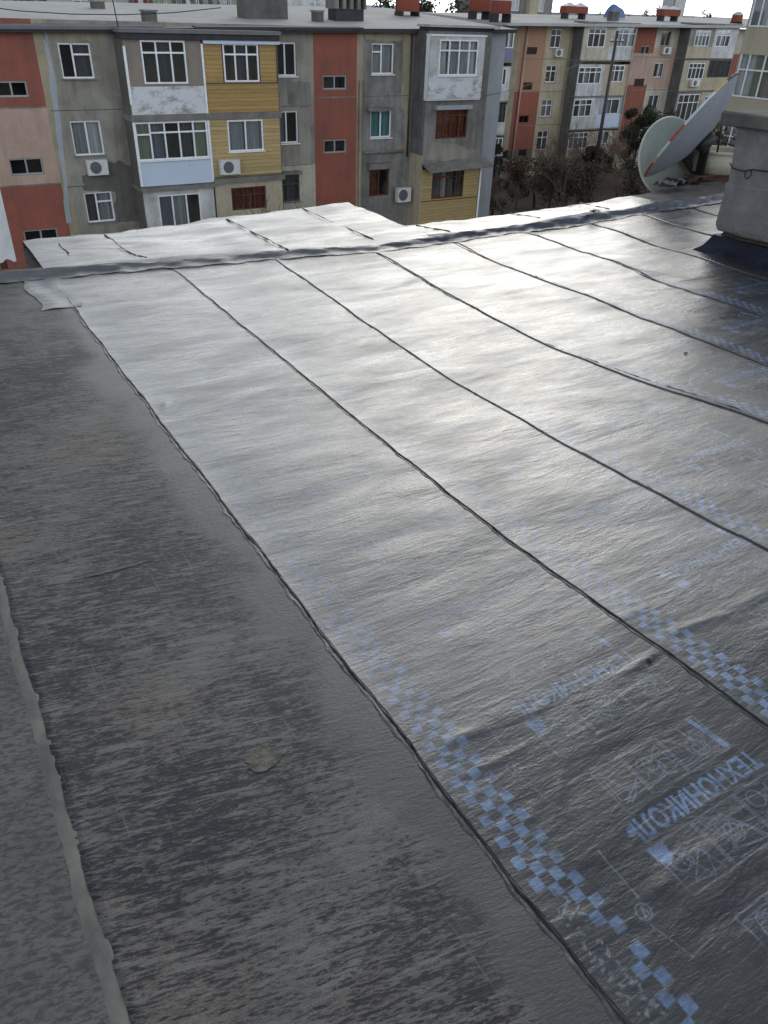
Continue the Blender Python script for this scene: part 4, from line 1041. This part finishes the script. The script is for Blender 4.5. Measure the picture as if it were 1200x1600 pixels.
# glazed balcony stacks: (left px at mid, right, storeys)
def stack(cl, cr, side_mat, rows, top, parts_y, skew):
    """rows: (y_top, y_bottom, [(bay_left, bay_right, panel, parapet, window box, layout, curtains, frame)])"""
    a, b = x2p(*cl), x2p(*cr)
    zt_ = z2p((cl[0]+cr[0])/2, top)
    side_panel(a-.05, Y2P+.02, Y2-.003, ZB, zt_, M[side_mat], 'balcony_side', B2); side_panel(b+.004, Y2P+.02, Y2-.003, ZB, zt_, M[side_mat], 'balcony_side', B2)
    mbs = MB(); mbs.box(a-.2, b+.15, Y2P-.15, Y2-.004, zt_+.004, zt_+.13)
    for yt_, yb2, bays in rows:
        cxm = sum((q[4][0]+q[4][1])/2 for q in bays)/len(bays)
        z1_, z0_ = z2p(cxm, yt_), z2p(cxm, yb2)
        mbs.box(a-.08, b+.08, Y2P-.10, Y2-.004, z0_-.12, z0_-.004)
        n = len(bays)
        for k, (pn, pr, _, yp, wb, L, cu, fm) in enumerate(bays):
            xa_, xb_ = a+(b-a)*k/n+.01*(k > 0), a+(b-a)*(k+1)/n-.01
            r = list(Rc(*C3(*wb), Y2P)); r[0] = max(r[0], xa_+.05); r[1] = min(r[1], xb_-.05); r[3] = min(r[3], z1_-.13); r[2] = max(r[2], z0_+.1)
            front('balcony_front', (xa_, xb_, z0_, z1_-.125), Y2P, [tuple(r)], None, B2, [(xa_, xb_, z0_, r[2]-.03, 1)], [M[pn], M[pr]])
            window(B2, tuple(r), Y2P, L, fm=fm, curtain=cu, inset=-.02, sill=False, bars=(fm == 'dark_frame'))
    mbs.build('balcony_slab', M['lintel'], B2)
L3, L4, L2 = lay((1, .68), (1, .68), (1, .68)), lay((1, .7), (1, .7), (1, .7), (1, .7)), half
stack((405, 330), (625, 300), 'dark_side', [
    (100, 250, [('cream', 'cream', 0, 198, (450, 522, 113, 197), L3, ['dark', None, 'dark'], 'frame'), ('cream', 'white_panel', 0, 198, (566, 645, 114, 196), L3, ['white', 'grey', 'white'], 'frame')]),
    (262, 398, [('white_panel', 'white_panel', 0, 350, (408, 503, 280, 349), L4, ['dark', 'grey', None, 'grey'], 'frame'), ('beige', 'beige', 0, 342, (540, 598, 272, 341), L3, ['grey', 'dark', 'grey'], 'frame')]),
    (400, 534, [('white_panel', 'white_panel', 0, 488, (388, 463, 414, 486), L3, [None, 'grey', 'dark'], 'frame'), ('greyblue', 'blue_panel', 0, 476, (512, 578, 412, 475), L2, ['grey', 'dark'], 'frame')]),
    (542, 655, [('beige', 'beige', 0, 620, (360, 447, 552, 620), L4, ['grey', 'grey', 'grey', 'dark'], 'frame'), ('beige', 'beige', 0, 600, (488, 535, 540, 600), L2, ['grey', 'grey'], 'frame')])], 98, None, None)
stack((852, 260), (1053, 240), 'dark_side', [
    (105, 242, [('render', 'beige', 0, 195, (896, 957, 126, 193), L4, ['grey', 'white', 'grey', 'grey'], 'frame'), ('white_panel', 'white_panel', 0, 196, (986, 1042, 125, 195), L3, ['green', 'white', 'dark'], 'frame')]),
    (245, 375, [('beige', 'beige', 0, 330, (867, 932, 263, 330), L4, [None, 'dark', 'dark', None], 'frame'), ('beige', 'beige', 0, 320, (950, 1040, 252, 322), L4, ['dark', 'dark', 'dark', 'dark'], 'dark_frame')]),
    (378, 520, [('taupe', 'taupe', 0, 505, (818, 905, 393, 505), L4, ['dark', None, 'dark', 'dark'], 'frame'), ('beige', 'beige', 0, 505, (930, 1010, 400, 470), L3, ['dark', 'grey', 'dark'], 'frame')])], 103, None, None)
# the narrow stack by the near block
stack((62, 300), (128, 300), 'ochre', [
    (115, 255, [('ochre', 'cloth_blue', 0, 200, (100, 148, 125, 200), L2, ['dark', 'white'], 'frame')]),
    (270, 420, [('white_panel', 'white_panel', 0, 360, (80, 108, 285, 355), L2, ['dark', 'dark'], 'frame')]),
    (430, 560, [('cream', 'white_panel', 0, 510, (70, 105, 435, 508), L2, ['white', 'white'], 'dark_frame')]),
    (565, 690, [('render', 'white_panel', 0, 640, (58, 92, 575, 635), L2, ['grey', 'green'], 'frame')])], 112, None, None)
# roof of the far block
mb = MB()
xs = np.linspace(x0-.5, x1, 10)
for a, b in zip(xs, xs[1:]):
    za, zb = [1.62+.013*(q-50) for q in (a, b)]
    mb.quad((a, Y2P-.45, za), (b, Y2P-.45, zb), (b, Y2+13, zb+.55), (a, Y2+13, za+.55), 0)
    mb.quad((a, Y2P-.45, za-.22), (b, Y2P-.45, zb-.22), (b, Y2P-.45, zb), (a, Y2P-.45, za), 0)
    mb.quad((b, Y2P-.45, zb-.22), (a, Y2P-.45, za-.22), (a, Y2+13, za-.22), (b, Y2+13, zb-.22), 1)
mb.quad((xs[0], Y2P-.45, 1.4), (xs[0], Y2P-.45, 1.62), (xs[0], Y2+13, 2.17), (xs[0], Y2+13, 1.4), 0)
mb.build('roof', [M['roof_light'], M['fascia']], B2)
air_con(Rc(*C3(307, 336, 203, 236), Y2), Y2, 'small air conditioner beside the orange bay of the far block, under its top window')
air_con(Rc(*C3(755, 787, 195, 226), Y2), Y2, 'small air conditioner beside the red bay of the far block, under its top window')
air_con(Rc(*C3(872, 906, 331, 360), Y2P), Y2P, 'small air conditioner on the beige balcony just above the large dish')

# ================================================================== the tall tan block at the right
XT = 36.5
yc = UX(1152, 100, XT)[0]
T = empty('apartment_block', (XT, yc, -11), -PI/2, 'tall tan apartment block with white glazed balconies close on the right', 'apartment block', 'apartment blocks round the yard')
# local: x runs towards the camera (-Y), y into the block (+X), z up from the ground
st = 2.87; z4b, z4t = -.99+11, .86+11
holes = []; wins = []
NS0, NS1 = -4, 3
LT = lay((.6, .62), (1, .62), (1, .62), (1, .62), (1, .62))
for k in range(NS0, NS1):
    zb_, zt_ = z4b+k*st, z4t+k*st
    if zb_ < .4: continue
    for j in range(4):
        xa_ = .12+j*6.1; r = (xa_, xa_+3.9, zb_, zt_); holes.append(r); wins.append((r, LT, j, k))
        r2 = (xa_+4.5, xa_+5.6, zb_+.3, zt_); holes.append(r2); wins.append((r2, half, j, k+50))
ZT = z4b+NS1*st-.9
mb = MB(); mb.plate(0, 24.6, 0, ZT, 0, .22, holes, [(4.2, 5.9, 0, ZT, 2), (10.3, 12, 0, ZT, 2)])
mb.box(0, 24.6, .9, .95, 0, ZT, 1); mb.box(0, 24.6, .96, 12, 0, ZT, 0); mb.box(0, .05, .225, .89, 0, ZT, 0)
mb.build('wall', [M['tan'], M['room'], M['beige']], T, world=False)
def local_window(parent, r, L, cur):
    # built in the block's own axes
    class Dummy: pass
    f = window(None, r, 0.0, L, curtain=cur, inset=-.03, sill=False)
    f.parent = parent
    return f
cu = [['white', 'green', 'grey', 'white', 'grey'], ['grey', 'white', 'green', 'white', 'dark'], ['white', 'grey', 'white', None, 'grey']]
for r, L, j, k in wins: local_window(T, r, L, cu[(j+k) % 3] if k < 40 else ['grey', None])
mb = MB()
for k in range(NS0, NS1): 
    z = z4b+k*st-1.05
    if z > .5: mb.box(-.02, 24.7, -.05, -.003, z-.05, z+.05)
mb.build('storey_band', M['tan'], T, world=False)
mb = MB(); mb.box(-.4, 25, -.5, 12.4, ZT+.003, ZT+.25); mb.build('roof', M['fascia'], T, world=False)
GAZ, G0, G1, GLOW, AMB, FRONT, ZEN, SKY, SUN_E, EXPO = 38, .785, .965, 2.55, 2.6, .80, .42, .10, .5, 0.0
# ================================================================== things on the far roofs
def tank(px, pyb, pw, Y, label, kind='drum'):
    x, z = U(px, pyb, Y); w_ = pw*Y/1050*1.0
    e = empty('water_tank', (x, Y, z), 0, label, 'water tank', 'water tanks on the roofs')
    mb = MB()
    if kind == 'drum':
        mb.lathe([(w_*.5, .12), (w_*.52, .2), (w_*.52, .62*w_), (w_*.48, .68*w_)], (x, Y, z), 18); mb.build('drum', M['tank_red'], e)
        mb = MB(); mb.lathe([(w_*.53, .66*w_), (w_*.54, .72*w_), (w_*.30, .88*w_), (.05, .97*w_), (.001, .97*w_)], (x, Y, z), 18); mb.build('lid', M['tank_lid'], e)
    else:
        mb.box(x-w_/2, x+w_/2, Y-.5, Y+.5, z+.12, z+.12+.55); mb.build('drum', M['tank_red'], e)
        mb = MB()
        for k in range(2):
            a, b = x-w_/2+k*w_/2+.02, x-w_/2+(k+1)*w_/2-.02
            mb.poly([(a, Y-.52, z+.68), (b, Y-.52, z+.68), ((a+b)/2+.12, Y, z+1.0), ((a+b)/2-.12, Y, z+1.0)]); mb.poly([(b, Y+.52, z+.68), (a, Y+.52, z+.68), ((a+b)/2-.12, Y, z+1.0), ((a+b)/2+.12, Y, z+1.0)])
            mb.poly([(a, Y+.52, z+.68), (a, Y-.52, z+.68), ((a+b)/2-.12, Y, z+1.0)]); mb.poly([(b, Y-.52, z+.68), (b, Y+.52, z+.68), ((a+b)/2+.12, Y, z+1.0)])
        mb.build('lid', M['tank_lid'], e)
    mb = MB(); mb.box(x-w_*.45, x-w_*.35, Y-.4, Y+.4, z-.35, z+.118); mb.box(x+w_*.35, x+w_*.45, Y-.4, Y+.4, z-.35, z+.118); mb.build('stand', M['fascia'], e)
tank(636, 22, 32, YW+7, 'domed dark red water tank alone in front of the dark tree crowns')
tank(749, 21, 30, YW+11, 'silver lidded red water tank, the farther of the pair before the grey tower')
tank(782, 25, 28, YW+8, 'silver lidded red water tank, the nearer of the pair before the grey tower')
tank(896, 23, 44, Y2+5, 'long two lidded red water tank to the right of the grey tower', 'box')
tank(1043, 27, 40, Y2+4, 'long red water tank on the tan block below the pale skyline tower', 'box')
tank(1150, 36, 18, Y2+2, 'small red drum water tank against the tall tan block')
def vent(px, pyb, pw, Y, label):
    x, z = U(px, pyb, Y); w_ = pw*Y/1050
    e = empty('roof_vent', (x, Y, z), 0, label, 'roof vent', 'small vents on the near block roof')
    mb = MB(); mb.box(x-w_/2, x+w_/2, Y-.3, Y+.3, z-.3, z+w_*.45); mb.build('body', M['slab'], e)
    mb = MB(); mb.box(x-w_*.6, x+w_*.6, Y-.36, Y+.36, z+w_*.45+.003, z+w_*.45+.07); mb.build('cover', M['lintel'], e)
vent(153, 13, 13, YW+9, 'grey vent far back on the roof left of the antenna mast')
vent(233, 28, 14, YW+2, 'low grey vent near the roof edge right of the antenna mast')
vent(496, 25, 10, YW+3, 'low dark vent between the two roof chimneys')
vent(958, 27, 16, Y2+1.5, 'dark flat vent on the tan block roof below the blue tarpaulin')
# ================================================================== farther back
def block(x0p, x1p, ytop, Y, mat, label, name='apartment_block', cat='apartment block', win=True, depth=10, wm='c_dark', stw=3.4, group='apartment blocks round the yard'):
    xa_, zt_ = U(x0p, ytop, Y); xb_, _ = U(x1p, ytop, Y)
    e = empty(name, ((xa_+xb_)/2, Y+depth/2, -11), 0, label, cat, group)
    hs = []
    nx = max(1, int((xb_-xa_)/stw)); 
    if win:
        for k in range(nx):
            for q in range(12):
                z = zt_-2.4-q*2.85
                if z < -10.5: break
                cx = xa_+(k+.5)*(xb_-xa_)/nx; hs.append((cx-.7, cx+.7, z, z+1.45))
    mb = MB(); mb.plate(xa_, xb_, ZB, zt_, Y, .2, hs); mb.box(xa_+.01, xb_-.01, Y+.8, Y+depth, ZB, zt_-.01, 0); mb.quad((xa_, Y, zt_), (xb_, Y, zt_), (xb_, Y+depth, zt_), (xa_, Y+depth, zt_)); mb.build('wall', M[mat], e)
    for h in hs[:36]:
        mb = MB(); mb.plate(h[0], h[1], h[2], h[3], Y+.08, .05, [(h[0]+.08, (h[0]+h[1])/2-.04, h[2]+.08, h[3]-.08), ((h[0]+h[1])/2+.04, h[1]-.08, h[2]+.08, h[3]-.08)]); f = mb.build('window', M['frame'], e)
        mb = MB(); mb.quad((h[0], Y+.12, h[2]), (h[1], Y+.12, h[2]), (h[1], Y+.12, h[3]), (h[0], Y+.12, h[3])); mb.build('pane', M['glass'], f)
    return e, (xa_, xb_, zt_)
Bk, bx = block(-140, 400, -34, 78, 'cream', 'pale cream apartment block behind the near block with washing on its balconies')
for k, (px, n) in enumerate(((8, 6), (45, 4), (205, 10), (250, 9), (300, 9), (345, 8))):
    x, z = U(px, 5, 77.0); r = random.Random(k)
    e = empty('washing', (x, 77.0, z), 0, ['dark cloth hung at the left end of the cream block', 'grey washing on the cream block beside the dark cloth', 'dark red and grey washing on the cream block right of the antenna mast', 'red and dark washing in the middle of the cream block', 'green and dark washing on the cream block', 'long dark washing on the cream block beside the roof chimney'][k], 'washing', 'washing hung on the cream block')
    for q in range(n):
        xx = x+q*.42-.2; h = r.uniform(.7, 1.3); P = np.zeros((5, 5, 3))
        for a in range(5):
            for b in range(5): P[a, b] = (xx-x+.36*b/4, .05*math.sin(3*b+q)+.03*math.sin(2*a), .55-h*a/4)
        grid_mesh('cloth', P, M[r.choice(['c_dark', 'c_dark', 'c_rust', 'c_violet', 'c_green', 'c_white'])], e)
    mb = MB(); mb.tube([(x-.4, 77.0, z+.56), (x+n*.42, 77.0, z+.56)], .015, 4); mb.build('line', M['dark_metal'], e)
block(405, 520, -20, 82, 'white_panel', 'white apartment block seen between the two roof chimneys')
block(585, 645, 8, 120, 'blue_panel', 'pale bluish block far off beside the domed tank', depth=8)
block(792, 872, -60, 96, 'render2', 'grey tower block rising above the far roofs')
mb = MB(); xq, zq = U(829, 10, 95.9); 
e = empty('concrete_pilaster', (xq, 95.5, -11), 0, 'pale concrete shaft standing against the grey tower block', 'shaft'); mb.box(xq-.75, xq+.75, 95.2, 95.95, -11, 14); mb.build('shaft', M['beige'], e)
e_, _ = block(1062, 1079, -30, 230, 'white_panel', 'pale slender tower alone on the skyline', 'tower', 'tower', win=False, depth=6, group='skyline buildings')
for k, (a, b, yt_, Y, mt, lb) in enumerate(((905, 950, 20, 170, 'greyblue', 'low blue grey building on the skyline left of the blue tarpaulin'), (985, 1030, 22, 200, 'greyblue', 'low hazy grey building on the skyline behind the small trees'), (1085, 1150, 25, 240, 'beige', 'long low pale building on the skyline right of the slender tower'))):
    block(a, b, yt_, Y, mt, lb, 'skyline_building', 'building', win=False, depth=12, group='skyline buildings')
e = empty('tarpaulin', (0, 0, 0), 0, 'blue tarpaulin covered heap on the tan block roof', 'tarpaulin')
x, z = U(960, 25, Y2+7); e.location = (x, Y2+7, z); P = np.zeros((10, 14, 3)); r = random.Random(9)
for a in range(10):
    for b in range(14):
        u, v_ = b/13, a/9; P[a, b] = (-1.1+2.2*u, -.6+1.2*v_, 1.15*(math.sin(PI*u)**.35)*(math.sin(PI*v_)**.35)*(1+.12*math.sin(7*u))-.15)
t = plain('blue_tarp', (.10, .17, .32), .6); grid_mesh('sheet', P, t, e)
# ---- utility pole
x, z = U(965, 48, 50); e = empty('utility_pole', (x, 50, -11), 0, 'tall dark utility pole in front of the tan block balconies', 'utility pole')
mb = MB(); mb.tube([(x, 50, -11), (x, 50, z)], [.17, .11], 8); mb.build('pole', M['dark_frame'], e)
mb = MB(); mb.box(x-.7, x+.7, 49.84, 49.885, z-.75, z-.66); mb.build('crossarm', M['dark_frame'], e)
for k in (-.6, 0, .6):
    mb = MB(); mb.lathe([(.03, 0), (.05, .03), (.03, .06), (.05, .09), (.02, .13), (.001, .13)], (x+k, 49.86, z-.655), 8); mb.build('insulator', M['frame'], e)
def cable(pts, label):
    e = empty('overhead_wire', tuple(pts[0]), 0, label, 'wire', 'wires strung across the yard')
    A, B = Vector(pts[0]), Vector(pts[1]); P = [A.lerp(B, q/14)-Vector((0, 0, pts[2]*4*(q/14)*(1-q/14))) for q in range(15)]
    mb = MB(); mb.tube(P, .012, 4); mb.build('strand', M['dark_metal'], e)
a = Vector((*[U(757, 150, YP-.1)[0]], YP-.1, U(757, 150, YP-.1)[1]))
cable([a, Vector((x, 50, z-.7)), .5], 'slack wire from the near block corner to the utility pole')
# ---- trees
def leafy(seed, H, R, label, group, name='evergreen_tree', mat='leaf', n=5200, loc=(0, 0, 0), ls=.13, cat='tree', conic=.0):
    r = random.Random(seed); e = empty(name, loc, 0, label, cat, group); mb = MB(); X, Y, Z = loc
    mb.tube([(X, Y, Z), (X+.1, Y, Z+H*.4), (X-.05, Y+.1, Z+H*.8)], [H*.025, H*.018, H*.006], 7)
    cl = [(r.gauss(0, .42)*R, r.gauss(0, .42)*R, H*r.uniform(.28, .97), r.uniform(.22, .42)*R) for _ in range(26)]
    for c in cl[:12]: mb.tube([(X, Y, Z+H*.35), (X+c[0]*.6, Y+c[1]*.6, Z+c[2]*.85), (X+c[0], Y+c[1], Z+c[2])], [.05, .03, .012], 4, cap=False)
    mb.build('trunk', M['bark'], e); mb = MB()
    for _ in range(n):
        c = r.choice(cl); d = Vector((r.gauss(0, 1), r.gauss(0, 1), r.gauss(0, 1))).normalized()*c[3]*r.random()**.4
        k_ = 1-conic*max(0, (c[2]/H-.3)); p = Vector((X+c[0]*k_, Y+c[1]*k_, Z+c[2]))+d; s_ = ls*r.uniform(.6, 1.4)
        a = Vector((r.gauss(0, 1), r.gauss(0, 1), r.gauss(0, 1))).normalized(); b = a.cross(Vector((r.gauss(0, 1), r.gauss(0, 1), r.gauss(0, 1)))).normalized()
        mb.quad(p-a*s_-b*s_*.4, p+a*s_*.2-b*s_*.6, p+a*s_+b*s_*.3, p-a*s_*.3+b*s_*.6)
    mb.build('crown', M[mat], e); return e
def bare_tree(seed, H, spread, mat='twig'):
    r = random.Random(seed); tb, bb = MB(), MB()
    def grow(p, d, L, rad, lev):
        n = 3; pts = [p]; dd = d
        for k in range(n):
            dd = (dd+Vector((r.uniform(-.22, .22), r.uniform(-.22, .22), r.uniform(-.05, .18)))).normalized(); pts.append(pts[-1]+dd*L/n)
        rs = [rad*(1-.45*k/n) for k in range(n+1)]
        (tb if lev == 0 else bb).tube(pts, rs, 6 if lev == 0 else 4 if lev < 3 else 3, cap=False)
        if lev >= 5: return
        for k in range(r.choice([3, 3, 4]) if lev < 4 else 3):
            base = pts[-1] if k < 2 else pts[-2]
            ang = r.uniform(0, 2*PI); tilt = r.uniform(.3, .85)*spread
            s_ = dd.cross(Vector((math.cos(ang), math.sin(ang), .3))).normalized()
            grow(base, (dd*math.cos(tilt)+s_*math.sin(tilt)).normalized(), L*r.uniform(.6, .82), max(.012, rs[-1]*.68), lev+1)
    grow(Vector((0, 0, 0)), Vector((r.uniform(-.1, .1), r.uniform(-.1, .1), 1)).normalized(), H*.30, H*.022, 0)
    e = empty('bare_tree', (0, 0, 0)); tb.build('trunk', M['bark'], e); bb.build('crown', M[mat], e); return e
protos = [bare_tree(s_, 6.2, sp) for s_, sp in ((3, 1.0), (8, 1.15), (15, .9))]
spots = [(790, 318, 44, .9), (835, 318, 50, 1.0), (880, 322, 46, .95), (925, 318, 52, 1.0), (965, 312, 48, 1.1), (1005, 312, 44, 1.0), (1048, 315, 52, 1.25), (1098, 318, 47, 1.15), (1135, 310, 42, 1.2), (905, 310, 56, 1.05), (985, 300, 55, 1.25), (1120, 300, 54, 1.4), (1075, 300, 49, 1.3), (775, 322, 41, .8), (860, 312, 55, .9), (1170, 300, 50, 1.4), (945, 318, 43, .8)]
LB = 'leafless brown tree in the thicket between the far block and the eaves'
for k, (px, py, Y, sc) in enumerate(spots):
    o = protos[k] if k < 3 else copy_tree(protos[k % 3])
    o.location = (U(px, py, Y)[0], Y, -11); o.rotation_euler = (0, 0, k*1.3); o.scale = (sc, sc, sc)
    tag(o, LB, 'tree', 'leafless trees in the yard')
for k, (px, Y, sc) in enumerate(((1108, 25, 1.55), (1128, 27, 1.75), (1140, 23, 1.5), (1090, 29, 1.35))):
    o = copy_tree(protos[k % 3]); o.location = (U(px, 250, Y)[0], Y, -11); o.rotation_euler = (0, 0, k*1.9+.5); o.scale = (sc*.8, sc*.8, sc*1.02)
    tag(o, 'leafless brown tree growing close between the dishes and the tall tan block', 'tree', 'leafless trees in the yard')
for k, (px, Y, h) in enumerate(((1120, 24, 9.3), (1138, 26, 9.0), (1104, 28, 8.6))):
    leafy(60+k, h, 2.0, 'tall dry brown shrub between the dishes and the tall tan block', 'dry scrub bushes in the yard', 'scrub_bush', 'scrub', 6500, (U(px, 230, Y)[0], Y, -11), .07, 'bush')
# thin bare saplings against the near block
for k, (px, Y, sc, lb) in enumerate(((258, 33.5, 1.05, 'bare sapling with thin twigs in front of the flaking balcony column'), (398, 33.0, 1.15, 'bare sapling with thin twigs in front of the yellow boarded balconies'), (478, 33.6, 1.0, 'bare sapling before the red bay in the middle of the near block'))):
    o = copy_tree(protos[k]); o.location = (U(px, 300, Y)[0], Y, -11); o.rotation_euler = (0, 0, 2.1*k); o.scale = (sc*.8, sc*.8, sc*1.05); tag(o, lb, 'tree', 'leafless trees in the yard')
GE = 'evergreen trees in the yard'
def at(px, Y): return (U(px, 250, Y)[0], Y, -11)
leafy(1, 6.6, 1.8, 'dark evergreen tree beside the utility pole', GE, loc=at(990, 53), n=7500, ls=.085)
leafy(2, 6.6, 1.5, 'dark evergreen tree behind the smaller pale dish', GE, loc=at(1026, 51), n=6500, ls=.085)
leafy(4, 3.4, 1.3, 'low dark evergreen bush at the foot of the beige balconies', GE, loc=at(925, 54), n=3000, name='evergreen_bush', cat='bush')
leafy(5, 5.4, 1.0, 'low green bush at the corner of the near block', GE, loc=at(777, 46), n=2200, name='evergreen_bush', cat='bush')
GS = 'dry scrub bushes in the yard'
for k, (px, Y) in enumerate(((815, 50), (868, 48), (915, 47), (1000, 46), (1090, 50), (1130, 52))):
    leafy(20+k, 3.6, 1.9, 'dry brown scrub bush under the leafless trees of the yard', GS, 'scrub_bush', 'scrub', 2600, at(px, Y), .09, 'bush')
GT = 'tree crowns beyond the roofs'
for k, (px, pt, Y, R_, lb) in enumerate(((655, -10, 100, 5, 'dark tree crown beyond the roof right of the domed tank'), (700, -16, 104, 6, 'broad dark tree crown beyond the roof left of the paired tanks'), (735, -4, 108, 4, 'dark tree crown directly behind the paired tanks'),
        (1012, 12, 130, 1.8, 'small dark tree on the skyline left of the long red tank'), (1030, 8, 135, 1.6, 'small dark leaning tree behind the long red tank'), (1050, 8, 135, 1.4, 'small dark tree between the long red tank and the slender tower'), (956, 10, 140, 2.5, 'hazy tree crown above the blue tarpaulin'), (1108, 14, 150, 1.6, 'faint thin tree on the skyline right of the slender tower'))):
    x, z = U(px, pt, Y); leafy(40+k, z+11, R_, lb, GT, loc=(x, Y, -11), n=4200 if R_ > 3 else 1500, ls=.26 if R_ > 3 else .16)

# ================================================================== sky and light
SUN_AZ, SUN_EL = math.radians(40), math.radians(24)     # azimuth from +Y towards +X
w = bpy.data.worlds.new('World'); scn.world = w; w.use_nodes = True
nt = w.node_tree; bg = nt.nodes['Background']
sky = nt.nodes.new('ShaderNodeTexSky'); sky.sky_type = 'NISHITA'; sky.sun_disc = False; sky.sun_elevation = SUN_EL; sky.sun_rotation = SUN_AZ
sky.air_density = 1.2; sky.dust_density = 2.5; sky.ozone_density = 1.0
tc = nt.nodes.new('ShaderNodeTexCoord')
def wn(typ, **kw):
    x = nt.nodes.new(typ)
    for k, v in kw.items(): setattr(x, k, v)
    return x
def wmath(op, a, b=0.0):
    x = wn('ShaderNodeMath', operation=op)
    for i, v in enumerate((a, b)):
        if isinstance(v, (int, float)): x.inputs[i].default_value = v
        else: nt.links.new(v, x.inputs[i])
    return x.outputs[0]
# a broken overcast: bright cloud low down towards the sun, plainer cloud overhead, low cloud behind brightened to light the facades
sp = wn('ShaderNodeSeparateXYZ'); nt.links.new(tc.outputs['Generated'], sp.inputs[0])
def smooth(v, a, b, lo=0.0, hi=1.0):
    r_ = wn('ShaderNodeMapRange', interpolation_type='SMOOTHSTEP'); nt.links.new(v, r_.inputs['Value'])
    for k, q in (('From Min', a), ('From Max', b), ('To Min', lo), ('To Max', hi)): r_.inputs[k].default_value = q
    return r_.outputs[0]
ga = math.radians(GAZ)
dv = wn('ShaderNodeVectorMath', operation='DOT_PRODUCT'); nt.links.new(tc.outputs['Generated'], dv.inputs[0])
ge = math.radians(19); dv.inputs[1].default_value = (math.sin(ga)*math.cos(ge), math.cos(ga)*math.cos(ge), math.sin(ge))
glow = smooth(dv.outputs['Value'], G0, G1)
back = smooth(sp.outputs['Y'], .15, -.45)
low = smooth(sp.outputs['Z'], .12, .72, 1.0, 0.0)
zen = wmath('ADD', wmath('MULTIPLY', low, wmath('ADD', wmath('MULTIPLY', back, AMB-FRONT), FRONT-ZEN)), ZEN)
mp = wn('ShaderNodeMapping'); mp.inputs['Scale'].default_value = (1.6, 1.6, 4.2); nt.links.new(tc.outputs['Generated'], mp.inputs[0])
ns = wn('ShaderNodeTexNoise'); ns.inputs['Scale'].default_value = 1.6; ns.inputs['Detail'].default_value = 5; ns.inputs['Roughness'].default_value = .55; nt.links.new(mp.outputs[0], ns.inputs['Vector'])
cl = wn('ShaderNodeMapRange'); nt.links.new(ns.outputs['Fac'], cl.inputs['Value']); cl.inputs['From Min'].default_value = .3; cl.inputs['From Max'].default_value = .7; cl.inputs['To Min'].default_value = .72; cl.inputs['To Max'].default_value = 1.15
amp = wmath('MULTIPLY', wmath('ADD', wmath('MULTIPLY', glow, GLOW), zen), cl.outputs[0])
cc = wn('ShaderNodeMix', data_type='RGBA'); nt.links.new(glow, cc.inputs[0]); cc.inputs[6].default_value = (.80, .89, 1.0, 1); cc.inputs[7].default_value = (.97, 1.0, 1.0, 1)
sc_ = wn('ShaderNodeVectorMath', operation='SCALE'); nt.links.new(cc.outputs[2], sc_.inputs[0]); nt.links.new(amp, sc_.inputs['Scale'])
cb_ = wn('ShaderNodeVectorMath', operation='SCALE'); nt.links.new(sc_.outputs[0], cb_.inputs[0]); cb_.inputs['Scale'].default_value = 1/SKY
mx = wn('ShaderNodeMix', data_type='RGBA'); mx.inputs[0].default_value = .90; nt.links.new(sky.outputs[0], mx.inputs[6]); nt.links.new(cb_.outputs[0], mx.inputs[7])
nt.links.new(mx.outputs[2], bg.inputs['Color']); bg.inputs['Strength'].default_value = SKY
sl = bpy.data.lights.new('sun', 'SUN'); sl.energy = SUN_E; sl.angle = math.radians(22); sl.color = (1, .94, .84)
so = bpy.data.objects.new('sun', sl); COL.objects.link(so)
sd = Vector((math.sin(SUN_AZ)*math.cos(SUN_EL), math.cos(SUN_AZ)*math.cos(SUN_EL), math.sin(SUN_EL))); so.rotation_euler = (-sd).to_track_quat('-Z', 'Y').to_euler(); so.location = sd*100
scn.view_settings.view_transform = 'Standard'; scn.view_settings.look = 'None'; scn.view_settings.gamma = 1; scn.view_settings.exposure = EXPO
scn.cycles.max_bounces = 6; scn.cycles.diffuse_bounces = 3; scn.cycles.glossy_bounces = 3; scn.cycles.transparent_max_bounces = 8; scn.cycles.use_denoising = True
scn.cycles.sample_clamp_indirect = 4
